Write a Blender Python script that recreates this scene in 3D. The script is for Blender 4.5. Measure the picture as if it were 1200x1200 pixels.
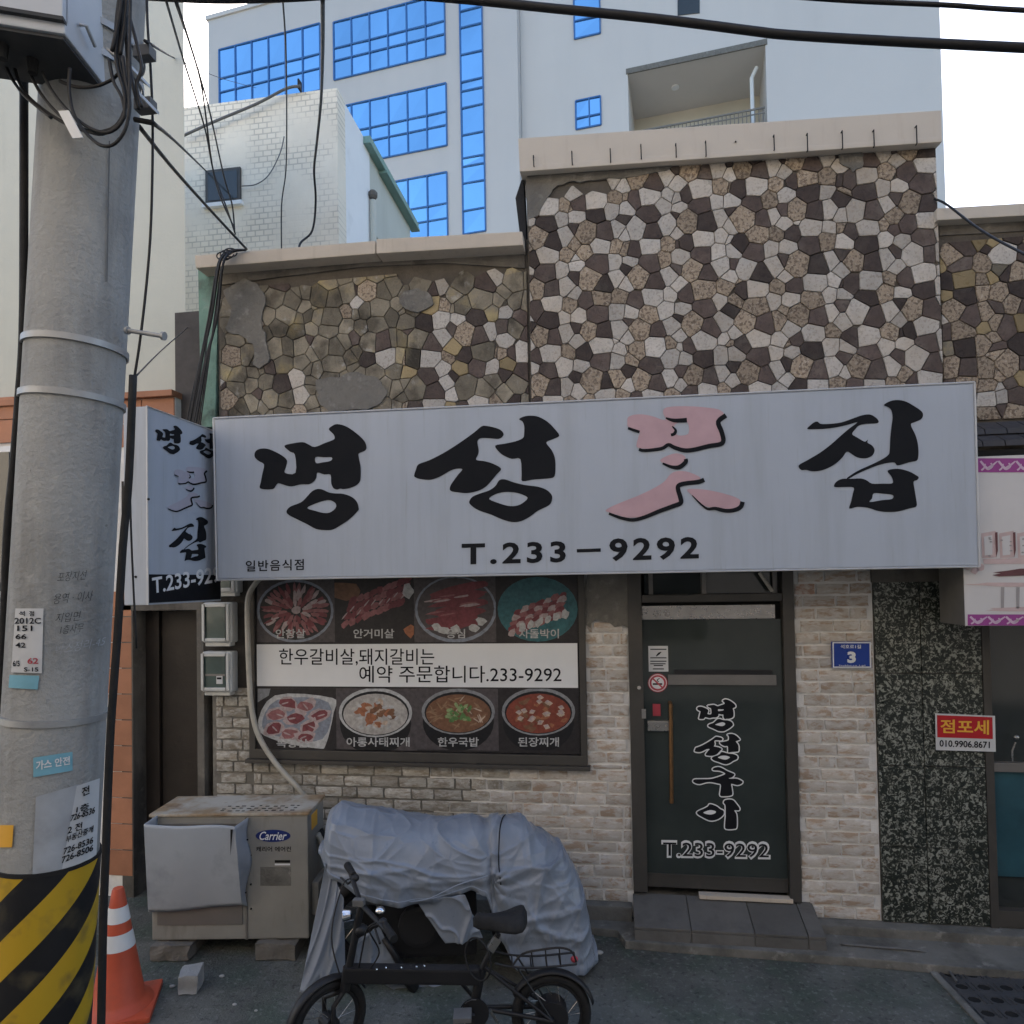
import bpy, bmesh, math, random
from mathutils import Vector, Matrix, noise
from mathutils.geometry import tessellate_polygon
random.seed(7)
for o in list(bpy.data.objects): bpy.data.objects.remove(o)
S = bpy.context.scene
TMP = bpy.data.scenes.new('text_shaping')                # scratch scene in which texts are turned into meshes
COL = S.collection
R = math.radians

# ---------------------------------------------------------------- camera
FOC, YAW, PIT, ROL = 800.0, R(8.4), R(1.3), R(1.0)      # focal length in pixels of the 1200 px photograph
CD, CH, PPX, PPY = 4.95, 2.45, 600.0, 662.0
F0 = Vector((-math.sin(YAW), math.cos(YAW), 0)); R0 = Vector((math.cos(YAW), math.sin(YAW), 0)); UP = Vector((0, 0, 1))
CF = F0*math.cos(PIT) + UP*math.sin(PIT); U0 = UP*math.cos(PIT) - F0*math.sin(PIT)
CR = R0*math.cos(ROL) - U0*math.sin(ROL); CU = U0*math.cos(ROL) + R0*math.sin(ROL)
CAM = Vector((0, -CD, CH))
cam = bpy.data.cameras.new('camera'); camo = bpy.data.objects.new('camera', cam); COL.objects.link(camo)
cam.sensor_width = 36; cam.lens = FOC/1200*36; cam.shift_y = (PPY-600)/1200; cam.clip_end = 2000; cam.clip_start = .05
camo.matrix_world = Matrix.Translation(CAM) @ Matrix((CR, CU, -CF)).transposed().to_4x4()
S.camera = camo
# ---------------------------------------------------------------- world, sun, exposure
SUN_EL, SUN_AZ = R(33), R(-12)                          # the sun stands behind the buildings
w = bpy.data.worlds.new('World'); S.world = w; w.use_nodes = True
nt = w.node_tree; sky = nt.nodes.new('ShaderNodeTexSky'); sky.sky_type = 'NISHITA'; sky.sun_disc = False
sky.sun_elevation = SUN_EL; sky.sun_rotation = SUN_AZ; sky.air_density = 1.0; sky.dust_density = 2.5; sky.ozone_density = 1.0
bg = nt.nodes['Background']; bg.inputs['Strength'].default_value = 0.13
nt.links.new(sky.outputs[0], bg.inputs['Color'])
sl = bpy.data.lights.new('sun', 'SUN'); sl.energy = 3.5; sl.angle = R(.5); sl.color = (1, .95, .86)
so = bpy.data.objects.new('sun', sl); COL.objects.link(so)
sdir = Vector((math.sin(SUN_AZ)*math.cos(SUN_EL), math.cos(SUN_AZ)*math.cos(SUN_EL), math.sin(SUN_EL)))
so.rotation_euler = sdir.to_track_quat('Z', 'Y').to_euler(); so.location = sdir*60
S.view_settings.view_transform = 'Standard'; S.view_settings.look = 'None'; S.view_settings.gamma = 1
S.view_settings.use_curve_mapping = False; S.view_settings.exposure = 1.75
S.render.resolution_x = S.render.resolution_y = 1024
S.cycles.max_bounces = 8; S.cycles.diffuse_bounces = 5

# ---------------------------------------------------------------- pixel -> place helpers
def ray(px, py): return CF + CR*((px-PPX)/FOC) - CU*((py-PPY)/FOC)
def P(px, py, Y):
    d = ray(px, py); return CAM + d*((Y-CAM.y)/d.y)
def PZ(px, py, Z=0.):
    d = ray(px, py); return CAM + d*((Z-CAM.z)/d.z)
def PX(px, py, X):
    d = ray(px, py); return CAM + d*((X-CAM.x)/d.x)
def PL(px, py, p0, n):
    d = ray(px, py); return CAM + d*(((p0-CAM).dot(n))/d.dot(n))
def rect(x0, y0, x1, y1, Y):
    a, b, c, d = P(x0, y0, Y), P(x1, y0, Y), P(x1, y1, Y), P(x0, y1, Y)
    return (a.x+d.x)/2, (b.x+c.x)/2, (c.z+d.z)/2, (a.z+b.z)/2      # X0 X1 Z0 Z1

# ---------------------------------------------------------------- materials
def node(nt, t, **k):
    n = nt.nodes.new(t)
    for a, v in k.items():
        if a == 'inp':
            for i, x in v.items(): n.inputs[i].default_value = x
        else: setattr(n, a, v)
    return n
def lin(c):
    if isinstance(c, (int, float)): c = (c, c, c)
    return (*c, 1)
MATS = {}
def mat(name, col, rough=.7, var=.12, vs=5., bump=0., bs=60., metal=0., rand=0., spec=.4, marks=(), streak=None, coord='Object', alpha=1., shift=False):
    """base colour with noise variation; marks: (colour, scale, low, high, amount[, stretch xyz]) patches of dirt or wear"""
    m = bpy.data.materials.new(name); m.use_nodes = True; MATS[name] = m
    t = m.node_tree; L = t.links.new; pr = t.nodes['Principled BSDF']
    tc = node(t, 'ShaderNodeTexCoord'); vec = tc.outputs[coord]
    oi = node(t, 'ShaderNodeObjectInfo')
    if shift:
        mu = node(t, 'ShaderNodeVectorMath', operation='MULTIPLY_ADD'); mu.inputs[1].default_value = (37, 91, 53)
        cb = node(t, 'ShaderNodeCombineXYZ')
        for i in range(3): L(oi.outputs['Random'], cb.inputs[i])
        L(cb.outputs[0], mu.inputs[0]); L(vec, mu.inputs[2]); vec = mu.outputs[0]
    def nz(scale, detail=6, stretch=None, rough_=.6):
        v = vec
        if stretch:
            mp = node(t, 'ShaderNodeVectorMath', operation='MULTIPLY'); mp.inputs[1].default_value = stretch; L(v, mp.inputs[0]); v = mp.outputs[0]
        n = node(t, 'ShaderNodeTexNoise', inp={'Scale': scale, 'Detail': detail, 'Roughness': rough_}); L(v, n.inputs['Vector']); return n.outputs['Fac']
    def mr(x, a, b, c, d):
        n = node(t, 'ShaderNodeMapRange', inp={1: a, 2: b, 3: c, 4: d}); L(x, n.inputs[0]); return n.outputs[0]
    def math2(op, a, b):
        n = node(t, 'ShaderNodeMath', operation=op)
        for i, x in enumerate((a, b)):
            if isinstance(x, (int, float)): n.inputs[i].default_value = x
            else: L(x, n.inputs[i])
        return n.outputs[0]
    c = None
    rgb = node(t, 'ShaderNodeRGB'); rgb.outputs[0].default_value = lin(col); c = rgb.outputs[0]
    for mk in marks:
        mc, s, lo, hi, am = mk[:5]
        f = mr(nz(s, stretch=mk[5] if len(mk) > 5 else None), lo, hi, 0, am)
        mx = node(t, 'ShaderNodeMix', data_type='RGBA'); L(f, mx.inputs[0]); L(c, mx.inputs[6]); mx.inputs[7].default_value = lin(mc); c = mx.outputs[2]
    val = mr(nz(vs), .25, .75, 1-var, 1+var)
    if rand: val = math2('MULTIPLY', val, mr(oi.outputs['Random'], 0, 1, 1-rand, 1+rand))
    hs = node(t, 'ShaderNodeHueSaturation'); L(c, hs.inputs['Color']); L(val, hs.inputs['Value']); c = hs.outputs[0]
    L(c, pr.inputs['Base Color'])
    L(mr(nz(vs*3), .3, .7, max(0, rough-.08), min(1, rough+.08)), pr.inputs['Roughness'])
    pr.inputs['Metallic'].default_value = metal; pr.inputs['Specular IOR Level'].default_value = spec
    if bump:
        b = node(t, 'ShaderNodeBump', inp={'Strength': bump, 'Distance': .02}); L(nz(bs, 8), b.inputs['Height']); L(b.outputs[0], pr.inputs['Normal'])
    m['ntc'] = 1
    return m

# ---------------------------------------------------------------- mesh helpers
def wl(o):
    v = Vector()
    while o is not None: v += o.location; o = o.parent
    return v
def link(name, me, mats=(), parent=None):
    o = bpy.data.objects.new(name, me); COL.objects.link(o)
    for m in (mats if isinstance(mats, (list, tuple)) else [mats]): me.materials.append(m)
    if parent is not None: o.parent = parent; o.location = -wl(parent)
    return o
class MB:
    def __init__(s, T=None): s.v, s.f, s.m, s.T = [], [], [], T
    def add(s, vs, fs, mi=0):
        b = len(s.v); s.v += [(s.T @ Vector(v)) if s.T else Vector(v) for v in vs]
        s.f += [tuple(b+i for i in f) for f in fs]; s.m += [mi]*len(fs); return s
    def box(s, x0, y0, z0, x1, y1, z1, mi=0):
        return s.add([(x, y, z) for x in (x0, x1) for y in (y0, y1) for z in (z0, z1)],
                     [(0, 1, 3, 2), (4, 6, 7, 5), (0, 4, 5, 1), (2, 3, 7, 6), (0, 2, 6, 4), (1, 5, 7, 3)], mi)
    def prism(s, pts, vec, mi=0, caps=True):
        n = len(pts); pts = [Vector(p) for p in pts]; vec = Vector(vec)
        fs = [(i, (i+1) % n, n+(i+1) % n, n+i) for i in range(n)]
        if caps: fs += [tuple(range(n))[::-1], tuple(range(n, 2*n))]
        return s.add(pts + [p+vec for p in pts], fs, mi)
    def cyl(s, p0, p1, r0, r1=None, n=14, mi=0, caps=True):
        p0, p1 = Vector(p0), Vector(p1); r1 = r0 if r1 is None else r1
        q = (p1-p0).to_track_quat('Z', 'Y'); a = [q @ Vector((math.cos(2*math.pi*i/n), math.sin(2*math.pi*i/n), 0)) for i in range(n)]
        fs = [(i, (i+1) % n, n+(i+1) % n, n+i) for i in range(n)]
        if caps: fs += [tuple(range(n))[::-1], tuple(range(n, 2*n))]
        return s.add([p0+x*r0 for x in a]+[p1+x*r1 for x in a], fs, mi)
    def tube(s, pts, r, n=7, mi=0, closed=False):
        pts = [Vector(p) for p in pts]; N = len(pts); vs = []; nrm = None
        for i, p in enumerate(pts):
            a = pts[(i-1) % N] if closed or i else pts[i]; b = pts[(i+1) % N] if closed or i < N-1 else pts[i]
            t = (b-a).normalized()
            if nrm is None: nrm = t.orthogonal().normalized()
            nrm = (nrm - t*nrm.dot(t)).normalized(); bi = t.cross(nrm)
            rr = r[i] if isinstance(r, (list, tuple)) else r
            vs += [p + (nrm*math.cos(2*math.pi*k/n)+bi*math.sin(2*math.pi*k/n))*rr for k in range(n)]
        M = N if closed else N-1
        fs = [(i*n+k, i*n+(k+1) % n, ((i+1) % N)*n+(k+1) % n, ((i+1) % N)*n+k) for i in range(M) for k in range(n)]
        if not closed: fs += [tuple(range(n))[::-1], tuple((N-1)*n+k for k in range(n))]
        return s.add(vs, fs, mi)
    def lathe(s, prof, c, n=24, mi=0, axis=None):
        c = Vector(c); q = Vector(axis).to_track_quat('Z', 'Y') if axis is not None else None; vs = []
        for r, z in prof:
            for k in range(n):
                v = Vector((r*math.cos(2*math.pi*k/n), r*math.sin(2*math.pi*k/n), z)); vs.append(c + (q @ v if q else v))
        fs = [(i*n+k, i*n+(k+1) % n, (i+1)*n+(k+1) % n, (i+1)*n+k) for i in range(len(prof)-1) for k in range(n)]
        return s.add(vs, fs, mi)
    def grid(s, fn, nu, nv, mi=0, wrap=False):
        vs = [fn(i/nu, j/nv) for j in range(nv+1) for i in range(nu+1)]; W = nu+1
        return s.add(vs, [(j*W+i, j*W+i+1, (j+1)*W+i+1, (j+1)*W+i) for j in range(nv) for i in range(nu)], mi)
    def ball(s, c, r, nu=14, nv=8, mi=0):
        c = Vector(c); r = Vector(r) if not isinstance(r, (int, float)) else Vector((r, r, r))
        return s.grid(lambda u, v: c+Vector((r.x*math.cos(u*2*math.pi)*math.sin(v*math.pi), r.y*math.sin(u*2*math.pi)*math.sin(v*math.pi), r.z*math.cos(v*math.pi))), nu, nv, mi)
    def build(s, name, mats, parent=None, smooth=False, bevel=0, solid=0, keep=False, seg=2):
        me = bpy.data.meshes.new(name); me.from_pydata([tuple(v) for v in s.v], [], s.f); me.polygons.foreach_set('material_index', s.m)
        bm = bmesh.new(); bm.from_mesh(me)
        if not keep: bmesh.ops.remove_doubles(bm, verts=bm.verts, dist=1e-5); bmesh.ops.recalc_face_normals(bm, faces=bm.faces)
        if bevel:
            es = [e for e in bm.edges if e.is_manifold and e.calc_face_angle(0) > .5]
            bmesh.ops.bevel(bm, geom=es, offset=bevel, segments=seg, affect='EDGES', profile=.7, clamp_overlap=True)
        bm.to_mesh(me); bm.free()
        if smooth:
            me.polygons.foreach_set('use_smooth', [True]*len(me.polygons))
            if smooth == 'auto': me.set_sharp_from_angle(angle=R(40))
        o = link(name, me, mats, parent)
        if solid:
            md = o.modifiers.new('thickness', 'SOLIDIFY'); md.thickness = solid; md.offset = 0
        return o
def tag(o, label=None, cat=None, group=None, kind=None):
    for k, v in (('label', label), ('category', cat), ('group', group), ('kind', kind)):
        if v: o[k] = v
    return o
def thing(name, loc, label, cat, group=None):
    o = bpy.data.objects.new(name, None); COL.objects.link(o); o.location = loc; o.empty_display_size = .1
    return tag(o, label, cat, group)
def plate(name, px, Y, depth, m, parent, bevel=0, uneven=False):
    """slab whose front face fills a pixel rectangle on the plane Y and which reaches back by depth"""
    X0, X1, Z0, Z1 = rect(*px, Y)
    return MB().box(X0, Y, Z0, X1, Y+depth, Z1).build(name, m, parent, bevel=bevel)
def quadslab(name, px4, Y, depth, m, parent, bevel=0):
    return MB().prism([P(x, y, Y) for x, y in px4], (0, depth, 0)).build(name, m, parent, bevel=bevel)
def cr(pts, n=4, closed=True):
    """Catmull-Rom through points of any dimension"""
    out = []; N = len(pts)
    for i in range(N if closed else N-1):
        g = lambda k: Vector(pts[k % N]) if closed else Vector(pts[max(0, min(N-1, k))])
        a, b, c, d = g(i-1), g(i), g(i+1), g(i+2)
        for k in range(n):
            t = k/n; out.append(.5*((2*b)+(c-a)*t+(2*a-5*b+4*c-d)*t*t+(3*b-a-3*c+d)*t**3))
    if not closed: out.append(Vector(pts[-1]))
    return out
def inside(p, l):
    c = False
    for i in range(len(l)):
        (x0, y0), (x1, y1) = l[i-1][:2], l[i][:2]
        if (y0 > p[1]) != (y1 > p[1]) and p[0] < (x1-x0)*(p[1]-y0)/(y1-y0)+x0: c = not c
    return c
def fill2d(loops):
    """filled 2D outlines with holes -> (verts, faces)"""
    loops = [[(p[0], p[1]) for p in l] for l in loops if len(l) > 2]
    par = [[j for j, k in enumerate(loops) if j != i and inside(l[0], k)] for i, l in enumerate(loops)]
    vs, fs = [], []
    for i, l in enumerate(loops):
        if len(par[i]) % 2: continue
        grp = [l]+[k for j, k in enumerate(loops) if i in par[j] and len(par[j]) == len(par[i])+1]; b = len(vs)
        vs += [p for g in grp for p in g]
        fs += [tuple(b+q for q in t) for t in tessellate_polygon([[Vector((p[0], p[1], 0)) for p in g] for g in grp])]
    return vs, fs
def _mesh2d(cu):
    ob = bpy.data.objects.new('tmp', cu); TMP.collection.objects.link(ob); TMP.view_layers[0].update()
    me = bpy.data.meshes.new_from_object(ob.evaluated_get(TMP.view_layers[0].depsgraph))
    vs = [(v.co.x, v.co.y) for v in me.vertices]; fs = [tuple(p.vertices) for p in me.polygons]
    bpy.data.objects.remove(ob); bpy.data.meshes.remove(me); bpy.data.curves.remove(cu)
    return vs, fs
def text2d(s, bold=0.0, shear=0, space=1.0):
    cu = bpy.data.curves.new('tmp', 'FONT'); cu.body = s; cu.size = 1; cu.offset = bold; cu.shear = shear; cu.space_character = space; cu.resolution_u = 3
    cu.align_x = 'LEFT'
    return _mesh2d(cu)
def flat(name, vs, fs, fmap, mats, parent, lift=None):
    me = bpy.data.meshes.new(name); me.from_pydata([tuple(fmap(*v)) for v in vs], [], fs); me.update()
    return link(name, me, mats, parent)
def bil(quad):
    (a, b, c, d) = [Vector(q) for q in quad]                    # tl tr br bl in pixels, u to the right, v downwards
    return lambda u, v: (a*(1-u)+b*u)*(1-v)+(d*(1-u)+c*u)*v
def write(name, s, quad, pmap, m, parent, bold=.0, shear=0, space=1., grow=None):
    """text whose bounding box fills a pixel quad; pmap turns a pixel into a place on its surface"""
    vs, fs = text2d(s, bold, shear, space)
    if not vs: return None
    x0, x1 = min(v[0] for v in vs), max(v[0] for v in vs); y0, y1 = min(v[1] for v in vs), max(v[1] for v in vs)
    B = bil(quad)
    def fm(x, y):
        q = B((x-x0)/(x1-x0), (y1-y)/(y1-y0)); return pmap(q.x, q.y)
    return flat(name, vs, fs, fm, m, parent)
def qd(x0, y0, x1, y1, sl=0.): return [(x0, y0), (x1, y0+sl), (x1, y1+sl), (x0, y1)]
def offset_loop(lp, d):
    N = len(lp); A = sum(lp[i][0]*lp[(i+1) % N][1]-lp[(i+1) % N][0]*lp[i][1] for i in range(N)); sg = 1 if A > 0 else -1; out = []
    for i in range(N):
        a, b = Vector(lp[i-1][:2]), Vector(lp[(i+1) % N][:2]); t = (b-a)
        if t.length < 1e-9: out.append(Vector(lp[i][:2])); continue
        t.normalize(); out.append(Vector(lp[i][:2])+Vector((t.y, -t.x))*d*sg)
    return out
def stroke(pts, w0, w1=None, w2=None):
    """outline of a brush stroke along points with width w0 -> w1 (-> w2)"""
    p = cr([Vector((*q, 0)) for q in pts], 4, False); N = len(p); L, Rr = [], []
    for i in range(N):
        t = (p[min(N-1, i+1)]-p[max(0, i-1)]); t.normalize(); n = Vector((-t.y, t.x, 0)); u = i/(N-1)
        ww = w0 if w1 is None else (w0+(w1-w0)*u if w2 is None else (w0+(w1-w0)*min(1, u*2) if u < .5 else w1+(w2-w1)*(u-.5)*2))
        L.append((p[i]+n*ww/2)[:2]); Rr.append((p[i]-n*ww/2)[:2])
    return L+Rr[::-1]

# ---------------------------------------------------------------- material library
M = {}
M['asphalt'] = mat('concrete_ground', (.13, .135, .125), .9, .3, 2.2, .8, 60, marks=[((.05, .053, .05), 1.3, .42, .62, .8), ((.075, .11, .08), 2.6, .47, .62, .5), ((.21, .22, .21), 30, .54, .66, .55), ((.03, .032, .03), 22, .56, .68, .7), ((.3, .3, .29), 70, .64, .7, .6)])
M['kerb'] = mat('kerb_concrete', (.17, .165, .15), .9, .3, 3, .4, 60, marks=[((.06, .06, .055), 4, .45, .7, .8), ((.3, .29, .27), 12, .6, .7, .5)])
M['mortar'] = mat('brick_mortar', (.7, .69, .67), .95, .15, 9, .3, 80)
M['mortar_dark'] = mat('sooty_mortar', (.17, .16, .14), .95, .3, 7, .3, 80, marks=[((.4, .38, .35), 2.2, .52, .66, .8)])
M['brick'] = mat('antique_brick', (.50, .46, .415), .88, .1, 9, .35, 50, rand=.16, shift=True,
                 marks=[((.37, .265, .185), 1.5, .49, .58, .8), ((.6, .58, .56), 2.1, .5, .6, .8), ((.28, .22, .17), 8, .6, .72, .4)])
M['brick_worn'] = mat('worn_grey_brick', (.42, .40, .36), .9, .15, 9, .4, 45, rand=.2, shift=True,
                 marks=[((.24, .2, .15), 1.6, .46, .6, .75), ((.56, .55, .52), 2.4, .52, .64, .8), ((.13, .12, .1), 6, .58, .7, .6)])
M['brick_red'] = mat('red_brick', (.42, .27, .2), .85, .15, 9, .4, 40, shift=True, marks=[((.6, .56, .52), 3.1, .45, .6, .85)])
M['stone_white'] = mat('white_granite', (.47, .44, .40), .85, .12, 7, .35, 80, rand=.2, marks=[((.30, .27, .235), 55, .52, .62, .75), ((.40, .33, .25), 1.3, .45, .7, .7), ((.2, .18, .15), 9, .64, .74, .5)])
M['stone_tan'] = mat('tan_speckled_stone', (.33, .265, .195), .9, .12, 7, .4, 80, rand=.2, marks=[((.11, .08, .06), 52, .5, .56, .8), ((.44, .38, .31), 60, .56, .62, .7)])
M['stone_dark'] = mat('dark_brown_stone', (.075, .055, .047), .8, .25, 9, .35, 70, rand=.45, marks=[((.12, .1, .085), 4, .5, .65, .7), ((.045, .033, .03), 40, .52, .62, .6)])
M['stone_gold'] = mat('ochre_stone', (.30, .235, .13), .85, .15, 7, .4, 50, rand=.3, marks=[((.2, .14, .06), 28, .55, .66, .7)])
M['joint'] = mat('dark_joint', (.10, .088, .074), .95, .25, 8, .4, 70)
M['soot_stone'] = mat('sooty_stone', (.21, .185, .14), .9, .25, 6, .5, 50, rand=.5, marks=[((.07, .06, .045), 4, .48, .62, .85), ((.34, .27, .13), 3, .55, .68, .7), ((.36, .35, .33), 11, .6, .7, .6)])
M['cement'] = mat('cement_smear', (.19, .18, .16), .95, .25, 5, .6, 40, marks=[((.11, .105, .095), 5, .45, .62, .8), ((.3, .29, .27), 13, .56, .68, .6)])
M['band'] = mat('weathered_concrete', (.14, .13, .115), .9, .3, 4, .4, 40, marks=[((.045, .04, .035), 3, .45, .65, .85, (1, 1, .3)), ((.28, .26, .22), 7, .6, .75, .6)])
M['coping'] = mat('beige_paint', (.52, .455, .375), .7, .1, 3, .12, 30, marks=[((.33, .27, .2), 3, .55, .8, .6, (6, 6, .5)), ((.4, .2, .08), 5, .68, .78, .6, (9, 9, .4))])
M['coping_main'] = mat('pale_beige_paint', (.56, .5, .42), .6, .05, 2, .05, 30, marks=[((.42, .34, .26), 2, .58, .8, .5, (6, 6, .6))])
M['green_wall'] = mat('green_painted_render', (.16, .27, .22), .85, .25, 5, .4, 40, marks=[((.05, .06, .05), 4, .5, .66, .8), ((.3, .36, .32), 8, .6, .7, .5)])
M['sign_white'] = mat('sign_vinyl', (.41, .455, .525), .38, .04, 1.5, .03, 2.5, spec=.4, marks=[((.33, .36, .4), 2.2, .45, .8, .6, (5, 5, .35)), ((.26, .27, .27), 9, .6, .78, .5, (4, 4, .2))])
M['sign_edge'] = mat('sign_frame', (.55, .55, .55), .45, .1, 6, metal=.3)
M['ink'] = mat('black_vinyl', (.010, .011, .014), .7, .1, 3, spec=.15)
M['pink'] = mat('pink_vinyl', (.50, .33, .365), .45, .1, 6)
M['white_vinyl'] = mat('white_vinyl', (.72, .73, .74), .5, .05, 3)
M['frame'] = mat('dark_aluminium', (.075, .07, .064), .5, .15, 4, .05, 60, metal=.35, marks=[((.15, .12, .1), 6, .6, .8, .5)])
M['frame2'] = mat('grey_aluminium', (.2, .19, .18), .45, .12, 4, metal=.4)
M['steel'] = mat('brushed_steel', (.42, .4, .38), .3, .15, 8, metal=.9)
M['chrome'] = mat('chrome', (.75, .75, .77), .12, .05, 8, metal=1)
M['door_glass'] = mat('dark_tinted_glass', (.034, .042, .04), .1, .25, 2, spec=.5)
M['bronze'] = mat('bronze_handle', (.22, .12, .055), .35, .3, 12, metal=.7)
M['black_plastic'] = mat('black_plastic', (.014, .014, .016), .5, .2, 6)
M['rubber'] = mat('black_rubber', (.012, .012, .013), .75, .2, 8, .2, 80)
M['cable'] = mat('black_cable', (.012, .012, .014), .55, .2, 8)
M['grey_cable'] = mat('grey_cable', (.12, .12, .12), .6, .2, 8)
M['pvc'] = mat('ivory_pvc', (.42, .4, .35), .5, .15, 6, marks=[((.2, .18, .14), 4, .55, .75, .6)])
M['meter'] = mat('pale_grey_plastic', (.55, .56, .55), .45, .08, 6, marks=[((.3, .29, .26), 5, .58, .8, .6)])
M['meter_glass'] = mat('meter_window', (.055, .085, .078), .15, .3, 6, spec=.6)
M['dark_wall'] = mat('sooty_render', (.05, .045, .04), .92, .35, 5, .5, 40, marks=[((.12, .11, .1), 6, .56, .7, .6)])
M['dark_door'] = mat('dark_brown_door', (.022, .017, .014), .55, .3, 3, .1, 20)
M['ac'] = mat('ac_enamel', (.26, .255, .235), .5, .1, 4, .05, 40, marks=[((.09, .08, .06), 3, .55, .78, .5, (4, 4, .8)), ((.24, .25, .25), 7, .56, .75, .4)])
M['ac_top'] = mat('rusted_ac_lid', (.44, .42, .37), .6, .15, 5, .1, 40, marks=[((.27, .18, .09), 2.4, .43, .57, .85), ((.14, .08, .04), 5, .54, .66, .75)])
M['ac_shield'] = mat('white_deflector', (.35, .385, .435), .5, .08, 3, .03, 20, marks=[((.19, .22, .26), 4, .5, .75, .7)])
M['block'] = mat('concrete_block', (.15, .14, .125), .95, .3, 6, .6, 50)
M['rubble'] = mat('broken_block', (.36, .36, .35), .95, .2, 8, .6, 50)
M['cone'] = mat('orange_cone', (.5, .085, .04), .5, .15, 5, .05, 40, marks=[((.18, .06, .04), 5, .55, .75, .6)])
M['cone_white'] = mat('reflective_white', (.68, .7, .71), .4, .1, 5)
M['tarp'] = mat('grey_tarpaulin', (.215, .245, .295), .34, .12, 5, .08, 90, spec=.5, marks=[((.12, .15, .21), 3, .5, .75, .6)])
M['tarp_under'] = mat('tarpaulin_edge', (.25, .29, .36), .5, .12, 5)
M['pole'] = mat('pole_concrete', (.33, .335, .33), .9, .14, 3, .5, 45, marks=[((.2, .2, .195), 3, .48, .7, .7, (3, 3, .5)), ((.4, .4, .39), 6, .62, .72, .5), ((.1, .1, .1), 30, .68, .74, .6)])
M['galv'] = mat('galvanised_steel', (.38, .39, .4), .5, .15, 10, metal=.6, marks=[((.2, .14, .1), 6, .6, .75, .5)])
M['box_metal'] = mat('painted_cabinet', (.50, .53, .57), .5, .06, 3, .03, 30, marks=[((.35, .36, .37), 3, .56, .8, .5)])
M['box_dark'] = mat('cabinet_underside', (.04, .042, .046), .7, .2, 5)
M['cream'] = mat('cream_render', (.53, .545, .49), .85, .06, 1.2, .15, 40, marks=[((.42, .43, .38), 1, .5, .75, .5, (3, 3, .3)), ((.36, .36, .32), 2.5, .62, .8, .5, (4, 4, .2))])
M['orange_tile'] = mat('orange_clay_tile', (.38, .17, .095), .6, .15, 6, .15, 40, rand=.15)
M['tall'] = mat('grey_white_render', (.54, .52, .505), .8, .03, .3, .05, 20, marks=[((.45, .44, .43), .35, .5, .8, .4, (2, 2, .3))])
M['tall2'] = mat('white_render', (.575, .55, .525), .8, .03, .3, .05, 20, marks=[((.48, .465, .45), .35, .5, .8, .4, (2, 2, .3))])
M['soffit'] = mat('beige_soffit', (.58, .55, .47), .85, .05, 1)
M['blue_glass'] = mat('blue_mirror_glass', (.31, .60, .87), .05, .14, .25, metal=1., rand=.09)
M['mullion'] = mat('blue_mullion', (.05, .15, .36), .4, .1, 4, metal=.2)
M['pane_dark'] = mat('dark_window_pane', (.03, .035, .035), .08, .2, 2, spec=.7)
M['side_white'] = mat('whitewashed_render', (.80, .81, .81), .85, .05, 1.2, .1, 30, marks=[((.5, .5, .48), 2, .6, .8, .4)])
M['gutter'] = mat('green_gutter', (.2, .33, .29), .5, .1, 4)
M['purple'] = mat('purple_print', (.30, .055, .25), .5, .08, 5)
M['lilac'] = mat('lilac_print', (.62, .45, .58), .5, .08, 5)
M['faded_pink'] = mat('faded_pink_vinyl', (.40, .385, .45), .5, .08, 5)
M['print_white'] = mat('print_white', (.60, .585, .58), .45, .06, 2)
M['print_pink'] = mat('print_pale_pink', (.55, .42, .41), .5, .12, 14)
M['print_wood'] = mat('print_dark_red', (.13, .05, .055), .5, .2, 14)
M['print_grey'] = mat('print_grey', (.33, .31, .31), .5, .1, 8)
M['blue_sign'] = mat('blue_enamel', (.012, .045, .27), .35, .05, 4)
M['red'] = mat('red_print', (.42, .012, .02), .5, .05, 4)
M['yellow'] = mat('yellow_print', (.75, .40, .05), .5, .05, 4)
M['teal'] = mat('teal_vinyl', (.022, .075, .1), .4, .3, 3)
M['roof_tile'] = mat('dark_roof_tile', (.05, .045, .045), .6, .25, 8)
M['grate'] = mat('cast_iron', (.10, .10, .105), .55, .2, 8, .2, 60, metal=.5)
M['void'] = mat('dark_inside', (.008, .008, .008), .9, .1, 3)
M['step_tile'] = mat('step_tile', (.12, .115, .108), .6, .15, 4, .15, 50, rand=.15, marks=[((.06, .058, .055), 5, .5, .7, .6)])
M['paper'] = mat('paper', (.56, .57, .58), .8, .06, 6, marks=[((.4, .4, .42), 7, .55, .8, .5)])
M['paper_grey'] = mat('torn_paper', (.38, .4, .43), .85, .15, 9, marks=[((.28, .28, .29), 12, .5, .7, .6)])
M['paper_blue'] = mat('blue_paper', (.18, .4, .5), .7, .15, 9)
M['sticker_red'] = mat('sticker_red', (.4, .05, .07), .5, .1, 5)
M['carrier'] = mat('badge_blue', (.015, .03, .16), .35, .1, 5)
M['opp'] = mat('warm_bounce_render', (.52, .46, .39), .9, .12, 2)  # wall of the unseen building, warm tone chosen for the light it bounces
# print colours of the food pictures; the banner's shade is darkened into them
for k, c in dict(f_dark=(.035, .03, .032), f_wood=(.10, .085, .09), f_meat=(.25, .045, .06), f_meat2=(.36, .12, .13), f_fat=(.5, .38, .38), f_plate=(.26, .3, .38), f_white=(.55, .56, .57), f_teal=(.03, .17, .2), f_broth=(.5, .47, .44), f_orange=(.42, .14, .05), f_brown=(.25, .11, .05), f_noodle=(.36, .2, .1), f_green=(.12, .28, .07), f_lgreen=(.3, .42, .16), f_black=(.015, .015, .018), f_red=(.3, .055, .025), f_tofu=(.62, .46, .34), f_grey=(.3, .31, .33)).items():
    g_ = sum(c)/3; c = tuple((x*.8+g_*.2)*.78 for x in c); M[k] = mat('print_'+k[2:], c, .4, .35, 40)

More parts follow.
